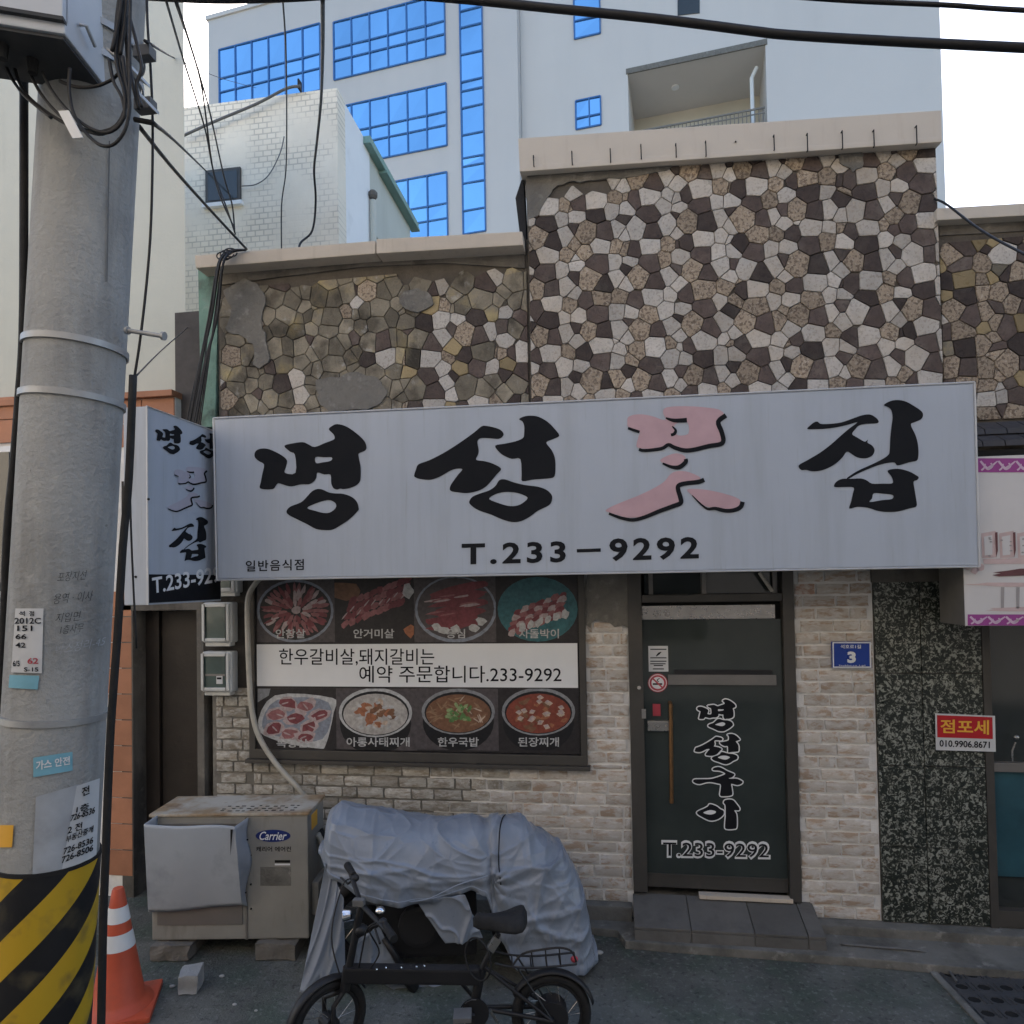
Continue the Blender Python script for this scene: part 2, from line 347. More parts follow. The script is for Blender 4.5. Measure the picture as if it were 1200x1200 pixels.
def brick_tex(name, c1, c2, cm, sx, sz):
    m = mat(name, c1, .6, .06, 2); t = m.node_tree; pr = t.nodes['Principled BSDF']
    tc = node(t, 'ShaderNodeTexCoord'); sp = node(t, 'ShaderNodeSeparateXYZ'); cb = node(t, 'ShaderNodeCombineXYZ')
    t.links.new(tc.outputs['Object'], sp.inputs[0]); t.links.new(sp.outputs[0], cb.inputs[0]); t.links.new(sp.outputs[2], cb.inputs[1])
    b = node(t, 'ShaderNodeTexBrick', inp={'Color1': lin(c1), 'Color2': lin(c2), 'Mortar': lin(cm), 'Scale': 1., 'Mortar Size': .008, 'Brick Width': sx, 'Row Height': sz})
    t.links.new(cb.outputs[0], b.inputs['Vector'])
    n = node(t, 'ShaderNodeTexNoise', inp={'Scale': 1.2, 'Detail': 6}); r = node(t, 'ShaderNodeMapRange', inp={1: .35, 2: .7, 3: 1., 4: .82}); t.links.new(tc.outputs['Object'], n.inputs['Vector']); t.links.new(n.outputs['Fac'], r.inputs[0])
    n2 = node(t, 'ShaderNodeTexNoise', inp={'Scale': 1.7, 'Detail': 4}); r2 = node(t, 'ShaderNodeMapRange', inp={1: .42, 2: .58, 3: 0., 4: 1.}); t.links.new(tc.outputs['Object'], n2.inputs['Vector']); t.links.new(n2.outputs['Fac'], r2.inputs[0])
    mx = node(t, 'ShaderNodeMix', data_type='RGBA'); t.links.new(r2.outputs[0], mx.inputs[0]); mx.inputs[6].default_value = lin(c1); t.links.new(b.outputs['Color'], mx.inputs[7])
    h = node(t, 'ShaderNodeHueSaturation'); t.links.new(mx.outputs[2], h.inputs['Color']); t.links.new(r.outputs[0], h.inputs['Value']); t.links.new(h.outputs[0], pr.inputs['Base Color'])
    bp = node(t, 'ShaderNodeBump', inp={'Strength': .4, 'Distance': .01}); t.links.new(b.outputs['Fac'], bp.inputs['Height']); bp.invert = True; t.links.new(bp.outputs[0], pr.inputs['Normal'])
    return m
M['white_tile'] = brick_tex('white_wall_tile', (.9, .82, .68), (.87, .79, .65), (.6, .54, .45), .115, .072)
def mottled():
    m = mat('mottled_black_stone', (.02, .025, .022), .35, .2, 6); t = m.node_tree; pr = t.nodes['Principled BSDF']; L = t.links.new
    tc = node(t, 'ShaderNodeTexCoord')
    n = node(t, 'ShaderNodeTexNoise', inp={'Scale': 30., 'Detail': 5., 'Roughness': .58, 'Distortion': 1.6}); L(tc.outputs['Object'], n.inputs['Vector'])
    n2 = node(t, 'ShaderNodeTexNoise', inp={'Scale': 52., 'Detail': 3., 'Distortion': 1.}); L(tc.outputs['Object'], n2.inputs['Vector'])
    a = node(t, 'ShaderNodeMath', operation='MULTIPLY_ADD'); L(n2.outputs['Fac'], a.inputs[0]); a.inputs[1].default_value = .45; L(n.outputs['Fac'], a.inputs[2])
    cr_ = node(t, 'ShaderNodeValToRGB'); e = cr_.color_ramp.elements
    e[0].position = .69; e[0].color = (.014, .019, .016, 1); e[1].position = .84; e[1].color = (.27, .285, .25, 1)
    x = e.new(.745); x.color = (.045, .05, .042, 1); x = e.new(.79); x.color = (.15, .15, .13, 1)
    L(a.outputs[0], cr_.inputs[0]); L(cr_.outputs[0], pr.inputs['Base Color'])
    return m
M['mottled'] = mottled()
def hazard():
    m = mat('hazard_sheet', (.5, .33, .02), .5, .1, 5); t = m.node_tree; pr = t.nodes['Principled BSDF']; L = t.links.new
    uv = node(t, 'ShaderNodeUVMap'); sp = node(t, 'ShaderNodeSeparateXYZ'); L(uv.outputs[0], sp.inputs[0])
    a = node(t, 'ShaderNodeMath', operation='ADD'); L(sp.outputs[0], a.inputs[0]); L(sp.outputs[1], a.inputs[1])
    f = node(t, 'ShaderNodeMath', operation='FRACT'); L(a.outputs[0], f.inputs[0])
    c = node(t, 'ShaderNodeMath', operation='GREATER_THAN'); L(f.outputs[0], c.inputs[0]); c.inputs[1].default_value = .5
    tc = node(t, 'ShaderNodeTexCoord'); n = node(t, 'ShaderNodeTexNoise', inp={'Scale': 9., 'Detail': 8}); L(tc.outputs['Object'], n.inputs['Vector'])
    r = node(t, 'ShaderNodeMapRange', inp={1: .5, 2: .72, 3: 0., 4: .8}); L(n.outputs['Fac'], r.inputs[0])
    mx = node(t, 'ShaderNodeMix', data_type='RGBA'); L(c.outputs[0], mx.inputs[0]); mx.inputs[6].default_value = (.50, .32, .02, 1); mx.inputs[7].default_value = (.012, .012, .014, 1)
    m2 = node(t, 'ShaderNodeMix', data_type='RGBA'); L(r.outputs[0], m2.inputs[0]); L(mx.outputs[2], m2.inputs[6]); m2.inputs[7].default_value = (.11, .09, .05, 1)
    L(m2.outputs[2], pr.inputs['Base Color']); return m
M['hazard'] = hazard()
#@@STRUCT
# ---------------------------------------------------------------- ground
def ground_z(x, y): return 0.
g = MB().grid(lambda u, v: (-90+180*u, -60+180*v, 0), 60, 60).build('ground', M['asphalt'])
tag(g, 'worn grey green concrete alley floor in front of the shops', kind='structure')
k = MB()
k.prism([(-.36, -.16, 0.0), (-.36, .0, 0.0), (6, .0, 0.0), (6, -.44, 0.0), (2.05, -.40, 0), (1.5, -.37, 0), (.9, -.352, 0), (.3, -.338, 0), (.03, -.325, 0), (-.02, -.19, 0)], (0, 0, .055))
kb = k.build('kerb', M['kerb'], bevel=.008); tag(kb, 'low worn concrete kerb along the foot of the shop fronts', kind='structure')
k = MB(); k.box(-3.3, -.07, 0, .085, .05, .155); k.prism([(1.245, .05, .0), (1.245, -.09, .0), (6, -.17, .0), (6, .05, .0)], (0, 0, .115))
tag(k.build('plinth', M['kerb'], bevel=.012), 'rough concrete ledge at the foot of the shop walls', kind='structure')

# ---------------------------------------------------------------- restaurant building
BLD = thing('restaurant_building', (0, .2, 0), 'low restaurant with crazy paved stone upper wall and whitewashed brick shop front', 'building')
def clip(poly, nx, ny, c):
    out = []; N = len(poly)
    for i in range(N):
        a, b = poly[i], poly[(i+1) % N]; da = a[0]*nx+a[1]*ny-c; db = b[0]*nx+b[1]*ny-c
        if da <= 0: out.append(a)
        if (da < 0 < db) or (db < 0 < da): t = da/(da-db); out.append((a[0]+(b[0]-a[0])*t, a[1]+(b[1]-a[1])*t))
    return out
MOTIF = [(.18, .33, .030, 't'), (.47, .40, .024, 'd'), (.71, .33, .014, 'w'), (.92, .20, .002, 'd'), (.93, .50, .006, 'w'), (.40, .71, .030, 'w'),
         (.74, .72, .004, 't'), (.92, .78, -.010, 'b'), (.11, .76, .012, 'd'), (.66, .98, .012, 'w'), (.98, 1.0, .006, 'w'), (.38, 1.03, .026, 'd'), (.16, .56, -.02, 'w'), (.58, .56, -.022, 'w'), (.80, .55, -.022, 'b')]
def stones(parent, X0, X1, Z0, Z1, YF, per, pick, skip=None, seed=1, keepout=None, jit=.03):
    rnd = random.Random(seed); pts = []
    nx, nz_ = int((X1-X0)/per)+3, int((Z1-Z0)/per)+3
    for i in range(-1, nx):
        for j in range(-1, nz_):
            for (u, v, wt, c) in MOTIF:
                x = X0+(i+u)*per+rnd.gauss(0, jit)*per; z = Z1-(j+v)*per+rnd.gauss(0, jit)*per+(i % 2)*.02
                pts.append((x, z, (wt+rnd.gauss(0, .004))*per*per*1.3, c))
    for i, (x, z, wt, c) in enumerate(pts):
        if not (X0-.05 < x < X1+.05 and Z0-.05 < z < Z1+.05): continue
        if skip and skip(x, z): continue
        poly = [(X0, Z0), (X1, Z0), (X1, Z1), (X0, Z1)]; gap = .0024
        for j, (x2, z2, w2, _) in enumerate(pts):
            dx, dz = x2-x, z2-z; dd = dx*dx+dz*dz
            if j == i or dd > (1.0*per)**2: continue
            l = math.sqrt(dd)
            if l < 1e-6: continue
            cc = (x2*x2+z2*z2-w2-x*x-z*z+wt)/2
            poly = clip(poly, dx/l, dz/l, cc/l-gap)
            if len(poly) < 3: break
        if len(poly) < 3: continue
        A = abs(sum(poly[q][0]*poly[(q+1) % len(poly)][1]-poly[(q+1) % len(poly)][0]*poly[q][1] for q in range(len(poly))))/2
        if A < .0006: continue
        cp = []                                                     # knock the corners off
        for q in range(len(poly)):
            a, b, d = Vector(poly[q-1]), Vector(poly[q]), Vector(poly[(q+1) % len(poly)])
            cp += [b+(a-b)*.035, b+(d-b)*.035]
        cx = sum(p[0] for p in cp)/len(cp); cz = sum(p[1] for p in cp)/len(cp); n = len(cp)
        h = rnd.uniform(.006, .011); ins = .955
        vs = [(p[0], YF+.02, p[1]) for p in cp]+[(p[0], YF-h*.55, p[1]) for p in cp]+[(cx+(p[0]-cx)*ins, YF-h-rnd.uniform(-.0015, .0015), cz+(p[1]-cz)*ins) for p in cp]+[(cx, YF-h-.002, cz)]
        fs = [(q, (q+1) % n, n+(q+1) % n, n+q) for q in range(n)]+[(n+q, n+(q+1) % n, 2*n+(q+1) % n, 2*n+q) for q in range(n)]+[(2*n+q, 2*n+(q+1) % n, 3*n) for q in range(n)]
        me = bpy.data.meshes.new('stone'); me.from_pydata(vs, [], fs); me.update()
        o = link('stone', me, pick(c, x, z, rnd), parent)
# --- main stone wall
X0, X1, Z0, Z1 = -.572, 2.226, 3.30, 5.47
main_wall = MB().box(X0, -.0, 2.5, X1, .25, Z1).build('stone_wall', M['joint'], BLD); main_wall['label'] = 'raised crazy paved wall panel of white, tan and dark stones'
def pick_main(c, x, z, rnd):
    r = rnd.random()
    if c == 'w': return M['stone_white'] if r < .93 else M['stone_tan']
    if c == 't': return M['stone_tan'] if r < .85 else M['stone_white']
    if c == 'd': return M['stone_dark'] if r < .93 else M['stone_tan']
    return M['stone_tan'] if r < .5 else (M['stone_dark'] if r < .75 else M['stone_white'])
stones(main_wall, X0+.01, X1-.004, Z0, Z1-.02, -.004, .365, pick_main, seed=3, skip=lambda x, z: x < .42 and z > 5.36-.07*(x < 0) or (x < -.47 and z > 5.18))
def smear(parent, pts, Y, m, name='cement_patch', th=.012):
    lp = cr([Vector((*p, 0)) for p in pts], 3); pol = []
    for q in lp: pol.append(P(q.x+random.uniform(-2.2, 2.2), q.y+random.uniform(-2.2, 2.2), Y))
    vs = pol+[p+Vector((0, th, 0)) for p in pol]; 
    v2, f2 = fill2d([[(p.x, p.z) for p in pol]])
    b = MB(); b.add([(x, Y-.004*noise.noise((x*9, z*9, 0)), z) for x, z in v2], f2); n = len(pol)
    b.add(vs, [(i, (i+1) % n, n+(i+1) % n, n+i) for i in range(n)])
    return b.build(name, m, parent)
smear(main_wall, [(619, 205), (660, 197), (720, 195), (770, 190), (790, 187), (782, 200), (745, 207), (700, 210), (672, 213), (655, 217), (640, 232), (630, 250), (619, 252)], -.018, M['cement'])
smear(main_wall, [(988, 178), (1010, 176), (1012, 190), (1000, 200), (985, 190)], -.022, M['cement'])
# main coping with its metal hooks
cop = MB(); q4 = [(607, 162), (1103, 129), (1104, 165), (609, 200)]
cop.prism([P(x, y, -.09) for x, y in q4], (0, .42, 0))
cop.prism([P(x, y, -.10) for x, y in [(609, 194), (1104, 160), (1104, 166), (609, 201)]], (0, .05, 0))
cpo = cop.build('coping', M['coping_main'], BLD, bevel=.006); cpo['label'] = 'tall pale beige parapet board over the main stone wall'
for x, y0, y1 in [(625, 182, 193), (670, 177, 191), (715, 174, 188), (751, 169, 184), (792, 168, 182), (827, 165, 181), (907, 158, 174), (946, 156, 175), (987, 153, 172), (1024, 152, 170), (1074, 147, 167)]:
    b = MB(); a, c = P(x, y0, -.115), P(x+.6, y1+1, -.115); b.tube([a+Vector((0, .03, 0)), a, c, c+Vector((0, .02, 0))], .004, 5); b.build('hook', M['rubber'], cpo)
MB().cyl(P(862, 166, -.093), P(862, 166, -.10), .006).build('hook', M['rubber'], cpo)
quadslab('wall_flashing', [(604, 232), (613, 205), (616, 262), (617, 300), (611, 290)], .03, .12, M['rubber'], BLD)
# --- lower stone wall to the side
LX0, LX1 = -3.06, -.578
low_wall = MB().box(LX0, .035, 3.2, LX1, .25, 4.98).build('stone_wall', M['joint'], BLD); low_wall['label'] = 'sooty weathered crazy paved wall panel with grey cement repairs'
def pick_low(c, x, z, rnd):
    r = rnd.random(); dirt = .9 if x < -1.35 else (.55 if z > 4.45 else .12)
    n_ = noise.noise((x*1.7, z*2.1, 3))
    if r < dirt-.35*max(0, n_*2): return M['soot_stone']
    if c == 'w': return M['stone_white'] if rnd.random() < .8 else M['stone_gold']
    if c == 'd': return M['stone_dark']
    return M['stone_tan'] if rnd.random() < .75 else M['stone_gold']
stones(low_wall, LX0+.02, LX1-.01, 3.3, 4.80, .03, .385, pick_low, seed=8, jit=.05, skip=lambda x, z: (z > 4.72 and x > -1.6) or (x < -2.78 and z > 4.72))
for pts in ([(262, 340), (285, 328), (302, 333), (312, 350), (308, 375), (312, 400), (314, 425), (300, 432), (296, 405), (280, 392), (264, 385), (270, 360)],
            [(372, 446), (395, 440), (420, 437), (445, 445), (452, 462), (440, 475), (405, 482), (380, 478), (372, 462)],
            [(470, 345), (490, 338), (505, 345), (506, 360), (485, 365), (472, 358)]):
    smear(low_wall, pts, .006, M['cement'])
quadslab('concrete_band', [(255, 309), (614, 287), (615, 314), (520, 308), (430, 312), (330, 324), (256, 334)], .02, .1, M['band'], BLD)
quadslab('coping', [(228, 299), (440, 282), (440, 297), (229, 314)], -.11, .5, M['coping'], BLD, bevel=.008)['label'] = 'rust streaked beige coping over the sooty stone wall'
quadslab('coping', [(441, 280), (612, 271), (613, 287), (441, 297)], -.12, .5, M['coping'], BLD, bevel=.008)
MB().prism([P(232, 312, .06), P(256, 311, .03), P(252, 500, .03), P(236, 500, .06)], (0, .3, 0)).build('end_wall', M['green_wall'], BLD)['label'] = 'flaking green painted end of the wall behind the cables'
# roof behind the parapets, so the building is a solid
MB().box(-3.2, .26, 0, 2.2, 2.9, 4.75).build('roof_block', M['band'], BLD)
# --- brick shop front
WY = 0.0
low = MB()
low.box(-3.12, WY+.012, 0, -2.775, .25, 3.3); low.box(-2.775, WY+.012, 0, -.225, .25, 1.13); low.box(-.225, WY+.012, 0, .10, .25, 3.3); low.box(1.225, WY+.012, 0, 1.742, .25, 3.3); low.box(.10, .012, 2.55, 1.225, .25, 3.3); low.box(-2.775, .012, 2.6, -.225, .25, 3.3)
low.m[0:6] = [1]*6
rm_ = random.Random(9)
for i_ in range(12):
    xd = -1.05+rm_.uniform(-.35, .25); low.box(-2.774, WY+.010, .155+i_*.0845-.006, xd, .02, min(1.128, .155+(i_+1)*.0845-.006), 1)
brick_wall = low.build('brick_wall', [M['mortar'], M['mortar_dark']], BLD)
BV = []
for kx in range(8):
    rnd = random.Random(kx); b = MB(); nx, nz_ = 5, 3
    def fn(u, v):
        e = min(u, 1-u, v, 1-v) < .01
        jx, jz = (rnd.uniform(-.02, .02), rnd.uniform(-.05, .05))
        return (u-.5+jx, (0 if e else -.005+rnd.uniform(-.002, .002)), v-.5+jz)
    vs = [fn(i/nx, j/nz_) for j in range(nz_+1) for i in range(nx+1)]; W = nx+1
    b.add(vs, [(j*W+i, j*W+i+1, (j+1)*W+i+1, (j+1)*W+i) for j in range(nz_) for i in range(nx)])
    ring = [i for i in range(W)]+[j*W+nx for j in range(1, nz_+1)]+[nz_*W+i for i in range(nx-1, -1, -1)]+[j*W for j in range(nz_-1, 0, -1)]
    b.add([vs[i] for i in ring]+[(vs[i][0], .03, vs[i][2]) for i in ring], [(i, (i+1) % len(ring), len(ring)+(i+1) % len(ring), len(ring)+i) for i in range(len(ring))])
    o = b.build('brick', M['brick'] , None, smooth='auto'); BV.append(o.data); bpy.data.objects.remove(o)
BVW = [m_.copy() for m_ in BV]
for m_ in BVW: m_.materials.clear(); m_.materials.append(M['brick_worn'])
BVR = [m_.copy() for m_ in BV[:2]]
for m_ in BVR: m_.materials.clear(); m_.materials.append(M['brick_red'])
rb = random.Random(5)
CH_, BL_ = .0845, .215
def bricks(x0, x1, z0, z1, hide=None):
    z = z0; r = 0
    while z < z1-.03:
        zz = min(z+CH_, z1); x = x0-rb.uniform(.3, .7)*BL_*.5 - (r % 2)*BL_*.5
        while x < x1:
            L_ = BL_*rb.choice((1, 1, 1, 1, .97, .8, .55)); a, c = max(x, x0), min(x+L_, x1); x += L_
            if c-a < .05: continue
            if hide and hide((a+c)/2, (z+zz)/2): continue
            me = rb.choice(BVW if (a < -.9+rb.uniform(-.5, .3) and z < 1.8) else BV) if rb.random() < .985 else rb.choice(BVR)
            o = bpy.data.objects.new('brick', me); COL.objects.link(o); o.parent = brick_wall
            o.location = Vector(((a+c)/2, WY+.004-rb.uniform(0, .004), (z+zz)/2))-wl(brick_wall)
            o.scale = (c-a-.015, 1, zz-z-.017); o.rotation_euler = (0, rb.uniform(-.008, .008), rb.uniform(-.01, .01))
        z += CH_; r += 1
tarp_hide = lambda x, z: (-2.55 < x < -1.05 and z < .42)
bricks(-2.78, .097, .155, 1.125, tarp_hide)
bricks(-3.09, -2.785, .155, 1.72)
bricks(-.218, .097, 1.13, 2.15)
bricks(1.23, 1.738, .115, 2.48)
smear(brick_wall, [(688, 668), (742, 668), (741, 728), (720, 733), (700, 727), (688, 731)], -.012, M['cement'])
plate('rendered_wall', (236, 660, 300, 806), -.006, .1, M['dark_wall'], BLD)
plate('lintel', (1022, 660, 1104, 682), -.02, .1, M['band'], BLD)

# --- shop window behind the menu banner
win = MB()
X0, X1, Z0, Z1 = rect(291, 640, 686, 893, -.03)
win.box(X0, -.03, Z0, X0+.05, .06, 2.62); win.box(X1-.045, -.03, Z0, X1, .06, 2.62); win.box(X0, -.032, Z0, X1, .06, Z0+.07); win.box(X0, -.03, 2.56, X1, .06, 2.62)
wn = win.build('window', M['frame'], BLD, bevel=.005)
MB().box(X0+.04, .03, Z0+.05, X1-.04, .04, 2.6).build('pane', M['pane_dark'], wn)
MB().box(X0-.02, -.06, Z0-.03, X1+.02, .0, Z0-.001).build('sill', M['frame'], wn, bevel=.004)
# --- entrance door
DY = .03
fr = MB(); fx0, fx1 = .098, 1.228
fr.box(fx0, -.02, .24, fx0+.098, .12, 2.60); fr.box(fx1-.075, -.02, .22, fx1, .12, 2.60); fr.box(fx0+.1, -.015, 2.275, fx1-.077, .12, 2.33); fr.box(fx0+.1, -.015, 2.53, fx1-.077, .12, 2.60)
frame = fr.build('door_frame', M['frame'], BLD, bevel=.006)
tr = MB(); tx0, tx1, tz0, tz1 = rect(760, 668, 910, 702, .05)
for (a, b_) in ((.0, .45), (.42, 1.)):
    xa, xb = tx0+(tx1-tx0)*a, tx0+(tx1-tx0)*b_; yy = .05 if a == 0 else .03
    tr.box(xa, yy, tz0-.01, xa+.03, yy+.02, tz1+.12); tr.box(xb-.03, yy, tz0-.01, xb, yy+.02, tz1+.12); tr.box(xa+.03, yy, tz0-.01, xb-.03, yy+.02, tz0+.025)
tro = tr.build('transom_window', M['frame2'], BLD, bevel=.003)
MB().box(tx0-.03, .075, tz0-.02, tx1+.03, .08, 2.56).build('pane', M['pane_dark'], tro)
MB().cyl(P(890, 671, .0), P(905, 693, .0), .012).build('pipe', M['pvc'], tro)
door = MB(); dx0, dx1 = fx0+.1, fx1-.078; dz0, dz1 = .265, 2.27
door.box(dx0, DY, dz0+.09, dx1, DY+.012, dz1-.12)
dr = door.build('door', M['door_glass'], BLD); dr['label'] = 'dark green tinted glass door with outlined lettering and a bronze handle'
MB().box(dx0, DY-.008, dz0, dx1, DY+.03, dz0+.088).box(dx0, DY-.012, dz0+.082, dx1, DY+.02, dz0+.094).build('kick_rail', M['frame'], dr, bevel=.003)
MB().box(dx0, DY-.008, dz1-.118, dx1-.04, DY+.03, dz1-.02).build('head_rail', M['steel'], dr, bevel=.004)
MB().box(dx0-.002, DY+.03, dz0, dx1+.002, DY+.06, dz1).build('backing', M['void'], dr)
plate('push_rail', (783, 791, 910, 803), DY-.02, .02, M['frame2'], dr, bevel=.004)
plate('rail_shadow_strip', (790, 785, 905, 791), DY-.006, .006, M['black_plastic'], dr)  # dark strip that paints in the shadow at the push rail
h = MB(); h.box(*[0]*6) if False else None
a, b_ = P(786, 825, DY-.06), P(787, 941, DY-.06)
MB().tube([a+Vector((0, .055, 0)), a, b_, b_+Vector((0, .055, 0))], .014, 8).build('handle', M['bronze'], dr, smooth='auto')
plate('lock', (759, 845, 788, 857), DY-.03, .03, M['steel'], dr, bevel=.004)
plate('lock_plate', (765, 825, 774, 839), DY-.006, .006, M['sticker_red'], dr)
MB().cyl(P(749, 806, -.02), P(749, 806, -.035), .014).build('door_stop', M['steel'], frame)
plate('strike_plate', (752, 831, 757, 842), -.024, .006, M['steel'], frame)
pd = lambda x, y: P(x, y, DY-.0035)
pd2 = lambda x, y: P(x, y, DY-.005)
nt_ = plate('notice', (760, 757, 783, 787), DY-.003, .002, M['paper'], dr)
for yy, w0, w1 in ((761, 762, 781), (771, 762, 781), (775, 762, 781), (778, 762, 780), (780, 766, 777), (784, 765, 778)):
    plate('text_line', (w0, yy-.7, w1, yy+.5), DY-.0045, .001, M['ink'], nt_)
flat('pen_mark', *fill2d([stroke([(769, 769), (772, 766), (775, 764)], 1, 2.4, .6)]), pd2, M['ink'], nt_)
cx, cy = 770.8, 800.3
dsc = lambda r, k=1.: [(cx+r*math.cos(t*.2618), cy+r*k*math.sin(t*.2618)) for t in range(24)]
ns = flat('no_smoking_sticker', *fill2d([dsc(11.6, .95)]), lambda x, y: P(x, y, DY-.0025), M['sticker_red'], dr)
flat('ring', *fill2d([dsc(10.6, .95), dsc(9.8, .95)]), pd, M['white_vinyl'], ns)
flat('face', *fill2d([dsc(7.4, .95)]), lambda x, y: P(x, y, DY-.003), M['white_vinyl'], ns)
flat('cigarette', *fill2d([qd(765, 800.6, 776, 802.6)]), pd2, M['ink'], ns)
flat('slash', *fill2d([stroke([(764.8, 795), (776.5, 806)], 1.8)]), pd2, M['sticker_red'], ns)
flat('smoke', *fill2d([stroke([(772, 799), (770, 797), (773, 795)], 1.)]), pd2, M['ink'], ns)

# ---------------------------------------------------------------- brush lettering (outlines of the painted syllables)
def G(o, s, *loops): return [[(o[0]+x/s, o[1]+y/s) for x, y in l] for l in loops]
G_M = G((290, 485), 8, [(65,385),(80,345),(130,325),(200,330),(290,370),(350,410),(372,445),(360,500),(350,552),(450,552),(445,385),(400,355),(345,300),(430,275),(520,265),(570,285),(630,310),(720,275),(800,245),(818,225),(805,190),(762,145),(790,115),(840,95),(920,115),(1000,165),(1070,225),(1105,270),(1115,315),(1100,345),(1045,370),(1042,400),(1058,480),(1062,560),(1055,630),(1020,670),(960,695),(900,705),(870,700),(840,710),(805,695),(785,650),(778,570),(720,568),(655,550),(645,600),(620,635),(575,660),(500,660),(415,680),(350,668),(290,650),(265,675),(235,705),(120,700),(125,640),(140,560),(155,475),(110,445),(75,415)],
  [(640,405),(715,407),(790,408),(780,440),(700,455),(642,460)],
  [(365,915),(400,870),(500,830),(550,785),(600,730),(650,705),(700,708),(760,735),(820,745),(900,750),(980,780),(1025,825),(1042,880),(1035,910),(960,985),(880,1040),(800,1085),(720,1090),(640,1078),(560,1035),(470,990),(390,950)],
  [(560,882),(640,840),(750,808),(810,825),(832,855),(820,890),(770,925),(710,928),(640,910)])
G_S = G((480, 475), 6.667, [(35,550),(50,500),(70,460),(150,430),(260,375),(380,300),(500,215),(560,165),(600,160),(670,175),(715,195),(735,225),(720,250),(690,262),(640,258),(570,255),(540,265),(530,290),(540,350),(535,385),(520,425),(580,435),(650,455),(715,495),(680,540),(630,600),(590,640),(530,670),(450,685),(380,680),(320,668),(318,630),(350,580),(380,540),(412,500),(370,495),(320,510),(250,550),(200,572),(150,582),(80,575),(50,565)],
  [(855,108),(890,88),(945,80),(1010,90),(1080,130),(1130,180),(1170,235),(1130,260),(1080,280),(1070,298),(1110,350),(1135,410),(1140,480),(1132,555),(1090,570),(1030,575),(960,580),(880,592),(875,540),(865,420),(800,418),(740,395),(700,365),(668,315),(740,300),(830,280),(885,255),(895,220),(895,160),(880,125)],
  [(465,755),(490,715),(550,688),(620,665),(670,630),(700,585),(745,578),(810,600),(900,622),(1000,635),(1070,660),(1110,700),(1112,740),(1090,780),(1000,825),(940,870),(870,905),(800,912),(720,890),(640,855),(540,820),(485,785)],
  [(622,732),(660,700),(720,680),(790,677),(860,690),(922,722),(880,765),(830,785),(770,785),(700,765)])
KP = G((700, 465), 6.667, [(240,160),(290,140),(360,138),(440,155),(510,180),(535,172),(515,130),(525,90),(600,75),(750,75),(860,85),(950,100),(990,140),(935,185),(955,240),(975,320),(955,355),(860,380),(720,405),(640,400),(575,365),(545,370),(500,398),(400,405),(330,400),(305,380),(325,300),(330,275),(245,240),(235,200)],
  [(600,225),(640,200),(705,200),(710,290),(625,300),(620,265)],
  [(490,495),(560,455),(620,442),(670,455),(690,480),(670,520),(600,540),(545,530)],
  [(65,885),(150,840),(300,780),(420,725),(520,665),(575,600),(640,580),(720,590),(810,635),(740,655),(640,675),(615,705),(635,770),(635,820),(560,855),(450,900),(350,935),(250,945),(180,930),(100,905)],
  [(700,725),(780,720),(900,735),(1020,765),(1100,795),(1120,830),(1060,880),(960,875),(850,855),(790,820),(740,770)])
KB_ = [([(240,245),(330,275)],20,22,None), ([(535,165),(600,185),(700,182)],12,30,36), ([(585,230),(612,262),(600,290),(575,298)],8,26,22), ([(325,410),(370,420),(500,405),(555,375),(600,395),(680,418),(760,412),(870,385),(960,370),(985,340),(970,270),(945,195),(1005,145)],24,34,38), ([(510,520),(580,548),(640,550),(690,510),(690,485)],14,36,30), ([(90,912),(150,935),(200,950),(280,962),(370,940),(480,895),(590,855),(650,830),(650,790),(630,720),(640,690),(700,675),(790,665),(835,648)],20,36,34), ([(740,770),(800,830),(860,875),(920,872),(1000,890),(1070,885),(1120,860),(1135,820)],6,30,36)]
KB = [[(700+x/6.667, 465+y/6.667) for x, y in stroke(p_, a_, b_, c_)] for p_, a_, b_, c_ in KB_]
G_J = G((930, 460), 7.5, [(120,320),(150,285),(180,262),(210,255),(240,275),(320,275),(420,262),(520,228),(600,200),(665,192),(710,210),(745,245),(735,270),(640,275),(575,290),(540,325),(515,365),(560,395),(620,430),(640,425),(655,412),(650,440),(690,465),(712,505),(695,550),(650,575),(600,578),(550,565),(510,540),(468,520),(430,570),(370,625),(300,665),(230,688),(160,692),(110,680),(65,680),(45,640),(120,595),(230,530),(330,455),(420,375),(490,315),(560,262),(470,285),(380,305),(280,318),(200,322)],
  [(792,110),(850,75),(920,65),(990,80),(1070,125),(1125,165),(1138,200),(1120,235),(1060,262),(1032,275),(1040,310),(1070,370),(1090,440),(1098,510),(1095,570),(1080,600),(1020,612),(960,630),(910,640),(885,615),(820,620),(740,640),(650,675),(560,715),(490,755),(470,750),(560,690),(680,635),(780,585),(835,545),(845,500),(850,400),(860,300),(870,220),(860,160),(835,130)],
  [(355,815),(380,780),(430,758),(500,758),(590,755),(640,770),(690,800),(780,800),(865,798),(872,770),(855,730),(825,690),(870,672),(940,672),(1020,695),(1075,725),(1100,745),(1085,770),(1055,785),(1065,860),(1078,940),(1080,1000),(1020,1018),(920,1045),(830,1050),(740,1040),(650,1012),(560,1005),(490,1020),(505,960),(520,890),(528,835),(450,830),(370,832)],
  [(705,885),(780,888),(870,900),(865,935),(780,945),(670,962),(690,930)])
G_GU = G((805, 890), 13.33, [(400,150),(440,125),(500,118),(560,140),(620,175),(690,205),(735,225),(735,250),(700,280),(650,295),(700,300),(780,300),(840,325),(870,350),(850,380),(790,400),(720,385),(690,385),(700,450),(710,540),(680,565),(600,575),(520,565),(525,480),(530,395),(480,375),(380,355),(300,358),(200,385),(130,370),(95,340),(120,312),(200,308),(360,305),(450,285),(540,255),(600,225),(560,195),(500,175),(420,170)])
